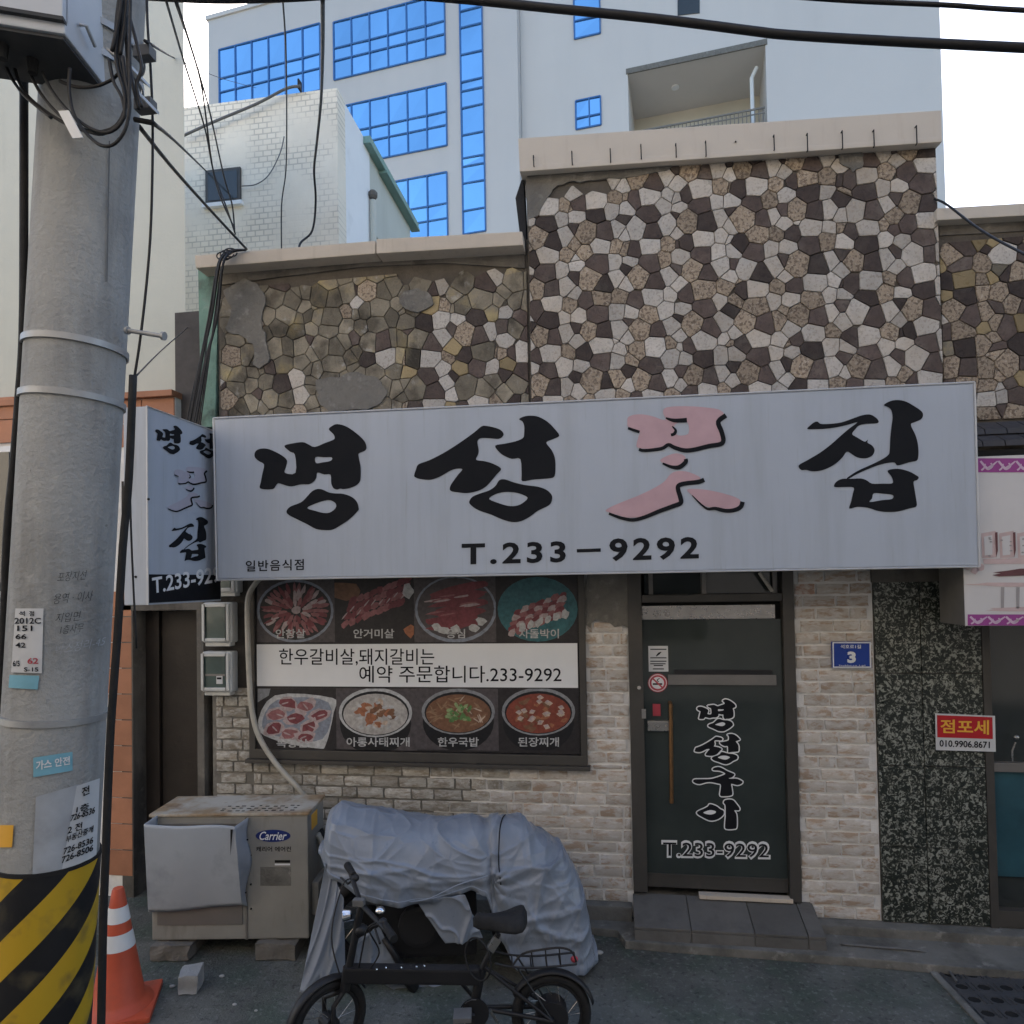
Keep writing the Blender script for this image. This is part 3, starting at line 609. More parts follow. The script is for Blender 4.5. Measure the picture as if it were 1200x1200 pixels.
G_I = G((805, 890), 13.33, [(155,830),(190,800),(270,765),(330,730),(350,700),(400,705),(470,735),(520,775),(570,800),(575,850),(540,895),(480,935),(400,955),(330,945),(240,900),(180,865)], [(255,830),(320,800),(380,790),(450,810),(440,840),(380,860),(310,855)],
  [(575,680),(590,640),(650,625),(720,635),(770,690),(820,760),(810,795),(740,795),(770,850),(780,950),(775,1060),(740,1085),(610,1085),(595,1020),(605,900),(605,780),(600,710)])
def smooth(loops): return [[tuple(v[:2]) for v in cr([Vector((*p, 0)) for p in l], 3)] for l in loops]
def fit(loops, quad, ref=None):
    allp = [p for l in (ref or loops) for p in l]; x0, x1 = min(p[0] for p in allp), max(p[0] for p in allp); y0, y1 = min(p[1] for p in allp), max(p[1] for p in allp); B = bil(quad)
    return [[tuple(B((x-x0)/(x1-x0), (y-y0)/(y1-y0))) for x, y in l] for l in loops]
def glyph(name, loops, pmap, m, parent): return flat(name, *fill2d(smooth(loops)), pmap, m, parent)
# lettering on the door: black shapes with a white outline
for loops in (fit(G_M, qd(817, 819.5, 862, 857)), fit(G_S, qd(814, 860, 867, 895.5)), G_GU, G_I):
    sm = smooth(loops); hl = [any(j != i and inside(l[0], k) for j, k in enumerate(sm)) for i, l in enumerate(sm)]
    for i, l in enumerate(sm):
        if hl[i]: flat('letter_outline', *fill2d([l]), lambda x, y: P(x, y, DY-.0042), M['white_vinyl'], dr); continue
        o_ = offset_loop(l, 1.35); i_ = offset_loop(l, -.25); n_ = len(l); b = MB()
        for q in range(n_):
            yy = DY-.003-.0000012*q; b.add([P(*l_[k], yy) for l_, k in ((i_, q), (o_, q), (o_, (q+1) % n_), (i_, (q+1) % n_))], [(0, 1, 2, 3)])
        b.build('letter_outline', M['white_vinyl'], dr, keep=True)
    flat('letter', *fill2d(sm), pd, M['ink'], dr)
tq = [(777, 986), (901, 988), (901, 1006), (777, 1004)]
write('lettering_outline', 'T.233-9292', [(775, 984), (903, 986), (903, 1008), (775, 1006)], pd, M['white_vinyl'], dr, bold=.055)
write('lettering', 'T.233-9292', [(777, 987), (901, 989), (901, 1005), (777, 1003)], pd2, M['ink'], dr, bold=.005)

# --- tiled doorstep
st = thing('doorstep', (.65, -.3, .0), 'dark tiled doorstep with pale joints below the glass door', 'doorstep')
sx0, sx1, sz = .09, 1.30, .215
zf = .138; sy0 = -.30
def stp(x0, x1, lo): return MB().prism([(x0, .02, sz+lo), (x0, sy0-.006, zf+lo), (x0, sy0-.006, zf+lo-.016), (x0, .02, sz+lo-.016)], (x1-x0, 0, 0))
MB().prism([(sx0+.006, .2, sz-.015), (sx0+.006, .02, sz-.015), (sx0+.006, sy0+.002, zf-.016), (sx0+.006, sy0+.002, 0), (sx0+.006, .2, 0)], (sx1-sx0-.012, 0, 0)).build('bed', M['kerb'], st)
xs = [sx0, sx0+.37, sx0+.77, sx0+1.10, sx1]
for i in range(4):
    stp(xs[i]+.003, xs[i+1]-.003, .002).build('tile', M['step_tile'], st, bevel=.003)
    MB().box(xs[i]+.003, sy0-.008, .045, xs[i+1]-.003, sy0, zf-.018).build('tile', M['step_tile'], st, bevel=.003)
MB().box(fx0+.45, -.03, sz+.002, fx1-.06, .03, sz+.03).build('threshold_strip', M['coping'], st, bevel=.003)

# --- dark side entrance
sd = MB(); ex0, ex1, ez0, ez1 = rect(157, 714, 232, 1020, .0)
sd.box(ex0-.10, -.01, 0, ex0, .3, 2.33); sd.box(ex1, -.01, 0, ex1+.06, .3, 2.33); sd.box(ex0-.10, -.012, 2.26, ex1+.06, .3, 2.36)
sdo = sd.build('entrance_frame', M['band'], BLD, bevel=.006)
dl = MB(); dl.box(ex0+.002, .14, .05, ex0+.12, .18, 2.25); dl.box(ex0+.124, .17, .05, ex1-.002, .21, 2.25)
dlo = dl.build('entrance_door', M['dark_door'], BLD, bevel=.005)
for z in (1.95, 1.55, .6): MB().cyl((ex1-.02, .13, z), (ex1-.02, .13, z+.12), .012).build('hinge', M['frame2'], dlo)
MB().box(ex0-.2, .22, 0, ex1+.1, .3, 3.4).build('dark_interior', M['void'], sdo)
MB().box(ex0-.1, .0, 2.37, ex1+.06, .3, 3.3).build('rendered_wall', M['dark_wall'], BLD)
# ---------------------------------------------------------------- main sign
SY = -.5
sq = [(250, 490), (1142, 448), (1148, 664), (254, 680)]
sg = thing('shop_sign', P(700, 672, SY+.2), 'wide white sign box with large black and pink brush lettering over the shop', 'sign')
c4 = [P(x, y, SY+.012) for x, y in sq]
MB().prism(c4, (0, .40, 0)).build('sign_box', M['sign_edge'], sg, bevel=.006)
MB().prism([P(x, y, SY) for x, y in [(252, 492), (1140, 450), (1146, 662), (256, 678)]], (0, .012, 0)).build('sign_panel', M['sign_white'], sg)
ed = MB()
for i in range(4):
    a, b = Vector(sq[i]), Vector(sq[(i+1) % 4]); ed.tube([P(a.x, a.y, SY-.001), P(b.x, b.y, SY-.001)], .006, 6)
ed.build('sign_trim', M['sign_edge'], sg)
ps = lambda x, y: P(x, y, SY-.003)
ps2 = lambda x, y: P(x, y, SY-.005)
glyph('letter', G_M, ps, M['ink'], sg); glyph('letter', G_S, ps, M['ink'], sg); glyph('letter', G_J, ps, M['ink'], sg)
kp = glyph('letter', KP, ps, M['pink'], sg); kp['label'] = 'pink brush painted syllable with black shadow strokes'
for l in KB: flat('shadow_stroke', *fill2d([l]), ps2, M['ink'], kp)
write('phone_number', 'T.233', [(541, 637), (663, 634), (663, 659), (541, 662)], ps, M['ink'], sg, bold=.028, space=1.25)
flat('dash', *fill2d([[(676, 643.5), (704, 642.5), (704, 646.5), (676, 647.5)]]), ps, M['ink'], sg)
write('phone_number', '9292', [(714, 631), (819, 629), (819, 655), (714, 658)], ps, M['ink'], sg, bold=.028, space=1.25)
write('lettering', '일반음식점', [(288, 657), (356, 655), (356, 668), (288, 670)], ps, M['ink'], sg, bold=.012, space=1.15)
br = MB()
for x in (-2.3, -.4, 1.6): br.box(x, SY+.41, 3.3, x+.04, .0, 3.34)
br.build('bracket', M['galv'], sg)

# ---------------------------------------------------------------- projecting sign at the corner
XS = -2.85
s2 = thing('projecting_sign', (XS-.07, -.7, 2.35), 'narrow white sign box jutting out beside the utility pole with black phone strip', 'sign')
y0, y1 = -1.1, -.30
zt, zb = PX(172, 476, XS).z, PX(173, 709, XS).z
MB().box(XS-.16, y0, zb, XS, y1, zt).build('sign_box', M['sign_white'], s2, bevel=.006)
MB().tube([(XS+.002, y0, zb), (XS+.002, y0, zt), (XS+.002, y1, zt)], .006, 6).build('sign_trim', M['sign_edge'], s2)
pp_ = lambda x, y: PX(x, y, XS+.0035)
pq = lambda x, y: PX(x, y, XS+.006)
zs = PX(173, 673, XS).z
MB().box(XS, y0+.01, zb+.012, XS+.003, y1-.01, zs).build('phone_strip', M['ink'], s2)
K2 = fit(G_M, [(182, 495), (214, 500), (213, 534), (182, 529)]); glyph('letter', K2, pp_, M['ink'], s2)
K2 = fit(G_S, [(222, 503), (254, 509), (254, 539), (222, 533)]); glyph('letter', K2, pp_, M['ink'], s2)
kq = [(196, 546), (250, 548), (250, 601), (196, 600)]
allk = KP+KB
kp2 = glyph('letter', fit(KP, kq, allk), pp_, M['faded_pink'], s2)
for l in KB: flat('shadow_stroke', *fill2d(fit([l], kq, allk)), pq, M['ink'], kp2)
glyph('letter', fit(G_J, [(198, 609), (244, 605), (243, 656), (198, 661)]), pp_, M['ink'], s2)
write('phone_number', 'T.233-9292', [(178, 677), (268, 661), (268, 680), (179, 696)], pp_, M['white_vinyl'], s2, bold=.02)
MB().tube([(XS-.08, y1-.02, 3.3), (XS-.08, -.0, 3.3)], .02).build('bracket', M['galv'], s2)
for x_, y_ in ((145, 676), (160, 585)): MB().cyl(P(x_+14, y_, y0-.001), P(x_+14, y_, y0-.006), .008).build('bolt', M['rubber'], s2)

# ---------------------------------------------------------------- menu banner in the window
BY = -.012
mb = thing('menu_banner', P(490, 880, BY), 'menu banner in the shop window with eight food pictures and white order strip', 'banner')
plate('backing_sheet', (300, 655, 678, 880), BY+.002, .004, M['f_dark'], mb)
pb = lambda k: (lambda x, y: P(x, y, BY-.0012*k))
def ell(cx, cy, rx, ry, n=28, a0=0.): return [(cx+rx*math.cos(2*math.pi*i/n+a0), cy+ry*math.sin(2*math.pi*i/n+a0)) for i in range(n)]
def blob(rnd, cx, cy, rx, ry, rot=0., n=9, j=.25):
    o = []
    for i in range(n):
        t = 2*math.pi*i/n; r = 1+rnd.uniform(-j, j); x, y = rx*r*math.cos(t), ry*r*math.sin(t)
        o.append((cx+x*math.cos(rot)-y*math.sin(rot), cy+x*math.sin(rot)+y*math.cos(rot)))
    return o
def inell(rnd, cx, cy, rx, ry):
    while 1:
        x, y = rnd.uniform(-1, 1), rnd.uniform(-1, 1)
        if x*x+y*y < 1: return cx+x*rx, cy+y*ry
def picture(cell, bgm, shapes, caption, cq, label):
    x0, y0, x1, y1 = cell; fp = plate('food_picture', cell, BY, .002, M[bgm], mb); fp['label'] = label
    bmk = {}
    for lay, (mm, lp) in enumerate(shapes):
        for cl in ((-1, 0, -x0), (1, 0, x1), (0, -1, -y0), (0, 1, y1)):
            lp = clip(lp, *cl)
            if len(lp) < 3: break
        if len(lp) < 3: continue
        b = bmk.setdefault(mm, []); b.append((lp, lay))
    N = len(shapes)
    for mm, ls in bmk.items():
        b = MB()
        for lp, lay in ls:
            yy = BY-.0006-.003*lay/N; c = (sum(p[0] for p in lp)/len(lp), sum(p[1] for p in lp)/len(lp))
            b.add([P(*c, yy)]+[P(*p, yy) for p in lp], [(0, 1+i, 1+(i+1) % len(lp)) for i in range(len(lp))])
        b.build('print', M[mm], fp)['kind'] = 'stuff'
    write('caption', caption, cq, lambda x, y: P(x, y, BY-.0045), M['f_white'], fp, bold=.018)
rf = random.Random(11); UPY, MIDY, LOWY = 660, 752.5, 807
# radial slices of raw beef
s_ = [('f_plate', ell(346, 716, 45, 37)), ('f_dark', ell(346, 716, 42, 34))]
for ring, n in ((.86, 34), (.62, 26), (.38, 16)):
    for i in range(n):
        t = 2*math.pi*i/n+rf.uniform(-.1, .1); s_.append((rf.choice(['f_meat2', 'f_meat', 'f_fat', 'f_meat2']), blob(rf, 346+38*ring*math.cos(t), 716+30*ring*math.sin(t), 7, 2.3, t*1., 7, .3)))
s_.append(('f_fat', blob(rf, 347, 715, 6, 5)))
picture((301, UPY, 392, MIDY), 'f_wood', s_, '안창살', qd(323, 737, 358, 748), 'picture of fanned raw beef slices on a round plate')
s_ = [('f_brown', blob(rf, 402, 692, 20, 12)), ('f_dark', [(396, 724), (440, 690), (486, 682), (487, 726), (440, 748)])]
for i in range(9):
    for k_ in range(4): s_.append((rf.choice(['f_meat', 'f_meat', 'f_meat2']), blob(rf, 405+i*8+k_*3, 731-i*3.2-k_*9, 6.5, 3.8, -.7, 8, .3)))
    s_.append(('f_fat', blob(rf, 404+i*8.5, 718-i*2.4+rf.uniform(-5, 5), 5, .8, -.9, 6)))
s_ += [('f_white', blob(rf, 478, 693, 7, 8)), ('f_orange', blob(rf, 480, 740, 7, 7))]
picture((392, UPY, 485, MIDY), 'f_dark', s_, '안거미살', qd(414, 737, 462, 748), 'picture of dark red marbled beef slab')
s_ = [('f_plate', ell(534, 714, 48, 39)), ('f_wood', ell(534, 713, 45, 36))]
for i in range(7): s_.append(('f_meat', blob(rf, 535+rf.uniform(-6, 6), 690+i*7, 32, 5.5, -.12+rf.uniform(-.1, .1), 12, .25)))
for i in range(12): s_.append((rf.choice(['f_fat', 'f_meat2']), blob(rf, *inell(rf, 534, 708, 28, 22), 11, 1.2, -.15, 7)))
for x_, y_ in ((512, 735), (520, 739), (534, 737), (556, 736), (564, 728)): s_.append(('f_white', blob(rf, x_, y_, 6, 4.5)))
picture((485, UPY, 581, MIDY), 'f_wood', s_, '등심', qd(523, 737, 545, 748), 'picture of red beef loin strips on a steel plate')
s_ = [('f_teal', ell(630, 714, 47, 38))]
for i in range(7):
    for k_ in range(5): s_.append((('f_meat', 'f_fat', 'f_meat2')[(i+k_) % 3], blob(rf, 606+i*9+k_*-1.5, 718+k_*6-i*3.5, 6, 4, -.5, 8, .3)))
for i in range(6): s_.append(('f_white', blob(rf, 612+i*10, 735-i*3, 4, 6, .4)))
picture((581, UPY, 677, MIDY), 'f_dark', s_, '차돌박이', qd(608, 737, 655, 748), 'picture of thin brisket slices on a teal plate')
s_ = [('f_grey', [(302, 807), (317, 807), (315, 815), (302, 823)]), ('f_plate', cr([Vector((*p, 0)) for p in [(302, 852), (322, 815), (390, 818), (391, 835), (382, 872), (372, 877), (325, 868)]], 4))]
s_[1] = ('f_white', [tuple(v[:2]) for v in s_[1][1]])
s_.insert(2, ('f_plate', [tuple(v[:2]) for v in cr([Vector((*p, 0)) for p in [(307, 851), (325, 820), (385, 823), (378, 866), (330, 864)]], 4)]))
for x_, y_ in ((338, 824), (358, 828), (374, 838), (325, 838), (345, 842), (362, 852), (322, 854), (340, 860), (358, 864)):
    s_.append(('f_fat', blob(rf, x_, y_, 13, 8, rf.uniform(-.6, .3)))); s_.append((rf.choice(['f_meat2', 'f_meat']), blob(rf, x_, y_, 10, 5.6, rf.uniform(-.6, .3)))); s_.append(('f_fat', blob(rf, x_+rf.uniform(-4, 4), y_, 5, 1., rf.uniform(-1, 1), 6)))
picture((301, LOWY, 394, 879), 'f_dark', s_, '목항살', qd(324, 866, 361, 876), 'picture of pink pork slices on a white square plate')
def bowl(cx, cy, rx, ry, rim, soup):
    return [('f_black', ell(cx, cy+ry*.45, rx*.97, ry*1.25)), (rim, ell(cx, cy, rx, ry)), ('f_black', ell(cx, cy+1, rx*.92, ry*.9)), (soup, ell(cx, cy+2, rx*.88, ry*.83))]
s_ = bowl(440, 835, 43, 29, 'f_white', 'f_broth')
for i in range(40): s_.append((rf.choice(['f_orange', 'f_brown', 'f_tofu', 'f_orange']), blob(rf, *inell(rf, 440, 836, 22, 14), 4.5, 2.6, rf.uniform(-1, 1))))
for i in range(14): s_.append(('f_white', blob(rf, *inell(rf, 440, 837, 33, 20), 3, 1.6, rf.uniform(-1, 1))))
picture((394, LOWY, 488, 879), 'f_wood', s_, '아롱사태찌개', qd(406, 864, 480, 875), 'picture of a pale stew with orange pieces in a white bowl')
s_ = bowl(537, 834, 43, 27, 'f_grey', 'f_brown')
for i in range(60): s_.append((rf.choice(['f_noodle', 'f_tofu', 'f_noodle', 'f_brown']), blob(rf, *inell(rf, 537, 836, 34, 18), 6, .9, rf.uniform(-1.2, 1.2), 6)))
for i in range(26): s_.append((rf.choice(['f_green', 'f_lgreen']), blob(rf, *inell(rf, 538, 836, 15, 11), 4, 2, rf.uniform(-1.5, 1.5))))
picture((488, LOWY, 584, 879), 'f_wood', s_, '한우국밥', qd(513, 864, 561, 875), 'picture of noodle soup with chopped green onion in a black bowl')
s_ = bowl(631, 834, 43, 28, 'f_grey', 'f_red')
for i in range(40): s_.append((rf.choice(['f_red', 'f_orange', 'f_brown']), blob(rf, *inell(rf, 631, 836, 34, 20), 5, 2.6, rf.uniform(-1, 1))))
for i in range(19):
    x_, y_ = inell(rf, 631, 836, 31, 19); s_.append(('f_tofu', blob(rf, x_, y_, 4.2, 3.2, rf.uniform(-.6, .6), 4, .15))); s_.append(('f_fat', blob(rf, x_-.5, y_-1, 3, 1.8, 0, 4, .1)))
picture((584, LOWY, 677, 879), 'f_dark', s_, '된장찌개', qd(607, 864, 655, 875), 'picture of red bean paste stew with tofu cubes in a black bowl')
strip = plate('order_strip', (301, 754.5, 677, 805), BY-.005, .004, M['white_vinyl'], mb)
pt = lambda x, y: P(x, y, BY-.0065)
write('lettering', '한우갈비살,돼지갈비는', qd(327, 760, 509, 780), pt, M['ink'], strip, bold=.004)
write('lettering', '예약 주문합니다.233-9292', qd(421, 780, 658, 800), pt, M['ink'], strip, bold=.004)

# ---------------------------------------------------------------- electricity meters and pipe
def meter(px, face, label, inner=False, hid=False):
    x0, y0, x1, y1 = px; X0, X1, Z0, Z1 = rect(x0, y0, x1, y1, -.12)
    t = thing('electricity_meter', ((X0+X1)/2, -.06, Z0), label, 'meter', 'electricity meters beside the side entrance')
    hh = (Z1-Z0)
    MB().box(X0, -.105, Z0+hh*.08, X1, -.008, Z1).build('case', M['meter'], t, bevel=.022, smooth='auto', seg=3)
    MB().box(X0+.012, -.092, Z0, X1-.02, -.02, Z0+hh*.1).build('terminal_cover', M['meter'], t, bevel=.01)
    f = MB(); a, b, c, d = X0+.004, X1-.012, Z0+hh*.13, Z1-.012
    f.box(a, -.125, c, a+.022, -.10, d); f.box(b-.022, -.125, c, b, -.10, d); f.box(a+.022, -.125, c, b-.022, -.10, c+.022); f.box(a+.022, -.125, d-.022, b-.022, -.10, d)
    f.build('window_rim', M['meter'], t, bevel=.006)
    MB().box(a+.02, -.113, c+.02, b-.02, -.106, d-.02).build('window', M['meter_glass'], t)
    if inner:
        MB().box(b-.105, -.118, c+.05, b-.055, -.1135, c+.11).build('display', M['paper'], t); MB().box(b-.1, -.1195, c+.085, b-.062, -.1185, c+.1).build('counter', M['ink'], t)
        MB().box(a+.03, -.117, c+.11, b-.03, -.1135, c+.125).build('dial_bar', M['frame2'], t)
meter((236, 706, 270, 758), M['meter_glass'], 'grey electricity meter with plain dark window, the middle one of three')
meter((235, 764, 270, 816), M['meter_glass'], 'lowest electricity meter with a small white counter plate in its window', inner=True)
meter((243, 648, 276, 699), M['meter_glass'], 'electricity meter mostly hidden behind the wide sign, only its base showing')
pts = [(312, 672), (300, 683), (291, 700), (290, 730), (292, 790), (295, 830), (303, 862), (322, 893), (348, 922), (362, 940)]
tb = MB(); tb.tube(cr([P(x, y, -.085) for x, y in pts], 5, False), .02, 10); o = tb.build('drain_pipe', M['pvc'], smooth=True)
tag(o, 'bent ivory plastic pipe running down beside the menu banner to the air conditioner', 'pipe')

# ---------------------------------------------------------------- small plates on the wall
np_ = thing('house_number_plate', P(997, 782, -.02), 'small blue enamel house number plate reading 3 on the brick pillar', 'sign')
plate('plate', (975, 752, 1021, 783), -.032, .018, M['blue_sign'], np_, bevel=.003)
px4 = [(976, 753), (1020, 752.5), (1020, 782), (977, 782.5)]
flat('border', *fill2d([[(975.5, 752.5), (1020.5, 752.5), (1021, 782.5), (976, 782.5)], [(977, 753.8), (1019, 753.8), (1019.4, 781.2), (977.4, 781.2)]]), lambda x, y: P(x, y, -.0335), M['white_vinyl'], np_)
write('number', '3', qd(993, 763.5, 1003, 777), lambda x, y: P(x, y, -.034), M['white_vinyl'], np_, bold=.05)
write('street_name', '석호로1길', qd(985, 755.5, 1009, 760), lambda x, y: P(x, y, -.034), M['white_vinyl'], np_, bold=.01)
write('street_name', 'Seokho-ro 1-gil', qd(983, 779, 1014, 781), lambda x, y: P(x, y, -.034), M['white_vinyl'], np_)
rs = thing('to_let_sign', P(1131, 880, -.03), 'red and white paper notice with yellow letters on the mottled black stone', 'sign')
rq = [(1096, 836), (1166, 839), (1167, 881), (1097, 879)]
MB().prism([P(x, y, -.026) for x, y in rq], (0, .004, 0)).build('sheet', M['paper'], rs)
flat('red_field', *fill2d([[(1098, 838), (1163, 840.5), (1163.5, 866), (1098.5, 864)]]), lambda x, y: P(x, y, -.028), M['red'], rs)
write('lettering', '점포세', [(1102, 843), (1159, 844), (1159, 861), (1102, 859)], lambda x, y: P(x, y, -.030), M['yellow'], rs, bold=.02)
write('phone_number', '010.9906.8671', [(1101, 867), (1160, 869), (1160, 877), (1101, 875)], lambda x, y: P(x, y, -.028), M['ink'], rs, bold=.02)

# ---------------------------------------------------------------- neighbouring shop on the right
NB = thing('neighbouring_shop', (2.6, .2, 0), 'shop beside the restaurant with mottled black stone cladding and a furniture sign', 'building')
nw = MB().box(2.228, .03, 3.45, 4.6, .28, 4.74).build('stone_wall', M['joint'], NB); nw['label'] = 'yellowish crazy paved wall panel beyond the main stone wall'
def pick_r(c, x, z, rnd):
    r = rnd.random()
    if c == 'd': return M['stone_dark']
    if x < 2.6 and z > 4.2: return M['stone_gold'] if r < .6 else M['stone_tan']
    return M['stone_tan'] if r < .6 else (M['stone_gold'] if r < .72 else (M['soot_stone'] if r < .8 else M['stone_white']))
stones(nw, 2.24, 4.58, 3.47, 4.69, .026, .36, pick_r, seed=21, jit=.06)
quadslab('concrete_band', [(1101, 256), (1640, 228), (1640, 246), (1101, 276)], .02, .1, M['band'], NB)
quadslab('coping', [(1098, 244), (1650, 212), (1650, 228), (1098, 258)], -.06, .5, M['coping_main'], NB, bevel=.006)
MB().box(2.23, .27, 0, 4.6, 2.9, 4.7).build('shop_body', M['band'], NB)
# cladding slabs
cl0, cl1 = 1.745, 2.405
MB().box(cl0, .012, .1, cl1, .2, 3.3).build('cladding_backing', M['joint'], NB)
zc = [.118, .62, 1.16, 1.78, 2.42]
for i in range(4):
    for (a, b) in ((cl0+.003, 2.03), (2.037, cl1)):
        MB().box(a, -.006-.002*((i+int(a*10)) % 2), zc[i]+.003, b, .02, zc[i+1]-.003).build('cladding_slab', M['mottled'], NB, bevel=.002)
# awning of dark roof tiles above the furniture sign
rt = MB()
X0, X1, Z0, Z1 = rect(1130, 497, 1330, 527, -.1)
MB().box(2.24, -.25, Z0-.12, 4.5, .03, Z0-.01).build('awning_board', M['void'], NB)
n = 18
for r_ in range(2):
    for i in range(n):
        xx = 2.2+i*.13+(r_ % 2)*.065; za = Z0+.01+r_*.095
        MB().prism([(xx, -.27+r_*.1, za), (xx+.124, -.27+r_*.1, za), (xx+.124, -.26+r_*.1, za+.035), (xx, -.26+r_*.1, za+.035)], (0, .13, .07)).build('roof_tile', M['roof_tile'], NB)
# doorway
gx0 = cl1+.003
MB().box(gx0, .05, .1, 3.6, .1, 2.3).build('shop_window', M['pane_dark'], NB)
MB().box(gx0, -.012, .1, gx0+.05, .1, 2.35).box(gx0+.05, -.01, 2.24, 3.7, .1, 2.35).box(gx0+.05, -.008, .12, 3.7, .1, .23).build('window_frame', M['frame'], NB, bevel=.004)
X0, X1, Z0, Z1 = rect(1171, 905, 1330, 1030, .03)
MB().box(gx0+.052, .03, Z0, 3.5, .045, Z1).build('window_film', M['teal'], NB)
MB().box(gx0+.052, .0, Z1, 3.5, .048, Z1+.06).build('window_bar', M['frame2'], NB, bevel=.004)
MB().tube([P(1190, 870, -.0), P(1186, 880, -.0), P(1186, 892, -.0)], .006).ball(P(1191, 864, -.0), .016).build('door_handle', M['steel'], NB)

# furniture sign
FS = thing('furniture_sign', (2.8, -.3, 2.13), 'white furniture shop sign box with purple scroll borders and printed chairs', 'sign')
FY = -.42
ax0, az0, az1 = 2.117, 2.125, 3.155
MB().box(ax0, FY, az0, 4.6, -.1, az1).build('sign_box', M['frame2'], FS, bevel=.004)
MB().box(ax0, FY-.006, az0, 4.6, FY, az1).build('sign_face', M['print_white'], FS)
pf = lambda k: (lambda x, y: P(x, y, FY-.006-.002*k))
for (xa, ya, xb, yb) in ((1134, 720, 1600, 733), (1146, 537, 1600, 553.5)):
    bd = flat('border', *fill2d([[(xa, ya), (xb, ya-(xb-xa)*.0), (xb, yb), (xa, yb)]]), pf(1), M['purple'], FS)
    hgt = yb-ya
    for i in range(21):
        xo = xa+3+i*21; m_ = ya+hgt*.5
        for lp in (stroke([(xo, m_-hgt*.3), (xo+5, m_+hgt*.05), (xo+9, m_+hgt*.25), (xo+14, m_+hgt*.05), (xo+12, m_-hgt*.15)], 2.4, 3.2, 1.6), stroke([(xo+9, m_+hgt*.2), (xo+15, m_-hgt*.05), (xo+20, m_-hgt*.3)], 3, 2.2, 1.2), stroke([(xo+1, m_+hgt*.35), (xo+4, m_+hgt*.2), (xo+6, m_-hgt*.1)], 2, 2, 1)):
            flat('scroll', *fill2d([lp]), pf(2), M['lilac'], bd)
fp = lambda n_, m_, lp, k=1: flat(n_, *fill2d([lp]), pf(k), M[m_], FS)
for i in range(6):
    x0 = 1150+i*21
    fp('printed_chair', 'print_pink', [(x0, 625), (x0+17, 622), (x0+18, 653), (x0+1, 654)])
    fp('printed_chair_back', 'print_white', [(x0+3, 629), (x0+13, 627), (x0+13, 650), (x0+4, 651)], 2)
    fp('printed_chair_edge', 'print_wood', [(x0+16, 624), (x0+19, 623.5), (x0+19.5, 645), (x0+17.5, 653)], 2)
    for q in range(4): fp('printed_speckle', 'print_grey', blob(rf, x0+rf.uniform(2, 14), rf.uniform(628, 652), 1.6, .9), 3)
fp('printed_tabletop', 'print_pink', [(1152, 655), (1300, 652), (1300, 660), (1153, 661)])
fp('printed_table', 'print_wood', blob(rf, 1210, 670, 48, 3.5, -.05, 14, .35), 2)
for x_ in (1133, 1142, 1149): fp('printed_flower', 'print_pink', blob(rf, x_, 668+rf.uniform(-4, 4), 5, 4), 1)
for x_ in (1173, 1191, 1230): fp('printed_leg', 'print_grey', [(x_, 688), (x_+4, 688), (x_+3.5, 713), (x_, 713)], 1)
fp('printed_shadow', 'print_pink', blob(rf, 1200, 685, 60, 2.5, 0, 14, .2), 1)
fp('printed_floor', 'print_pink', blob(rf, 1210, 714, 55, 3, 0, 14, .2), 1)
# ---------------------------------------------------------------- cream building to the left
CB = thing('cream_building', (-5, .6, 0), 'tall cream rendered building with an orange tiled ground floor behind the utility pole', 'building')
cx_ = P(217, 300, .5).x
MB().prism([(-14, .5, 0), (cx_, .5, 0), (cx_*1.25-.1, 1.5, 0), (-14, 1.5, 0)], (0, 0, P(217, 0, .5).z+.3)).build('wall', M['cream'], CB)
wx = P(208, 480, .25).x
MB().box(-14, .22, 0, wx, .52, P(200, 463, .22).z).build('ground_floor', M['mortar'], CB)
zt_ = P(200, 463, .22).z
MB().box(-14, .16, zt_-.02, wx+.01, .5, zt_+.03).build('ledge', M['orange_tile'], CB, bevel=.004)
def tile_run(x0, x1, z0, z1, Y, tw, th):
    z = z1; r_ = 0
    while z-th > z0:
        x = x1
        while x > x0:
            MB().box(max(x0, x-tw)+.004, Y-.012, z-th+.004, x-.004, Y+.01, z-.004).build('tile', M['orange_tile'], CB, bevel=.002, seg=1); x -= tw
        z -= th; r_ += 1
tile_run(wx-.7, wx, zt_-.55, zt_-.02, .22, .3, .2)
# tiled pier beside the side entrance
pX0, pX1, pz0, pz1 = rect(128, 700, 154, 990, -.02)
MB().box(pX0-.5, -.0, 0, pX1, .25, 2.5).build('pier', M['mortar'], CB)
tile_run(pX0-.02, pX1, .05, 2.42, .0, pX1-pX0+.02, .205)
X0, X1, Z0, Z1 = rect(-90, 468, 18, 760, .2)
tile_run(X0, X1, Z1-.55, Z1, .2, .32, .2)
wf = MB(); Xa, Xb, Za, Zb = rect(-60, 525, 20, 700, .18)
wf.box(Xa, .16, Za, Xb, .22, Zb); MB().box(Xa+.05, .15, Za+.05, Xb-.05, .17, Zb-.05).build('pane', M['pane_dark'], wf.build('window', M['white_vinyl'], CB, bevel=.004))
MB().box(-3.62, .3, 2.4, -3.2, .9, P(225, 365, .3).z).build('porch_roof', M['roof_tile'], CB)

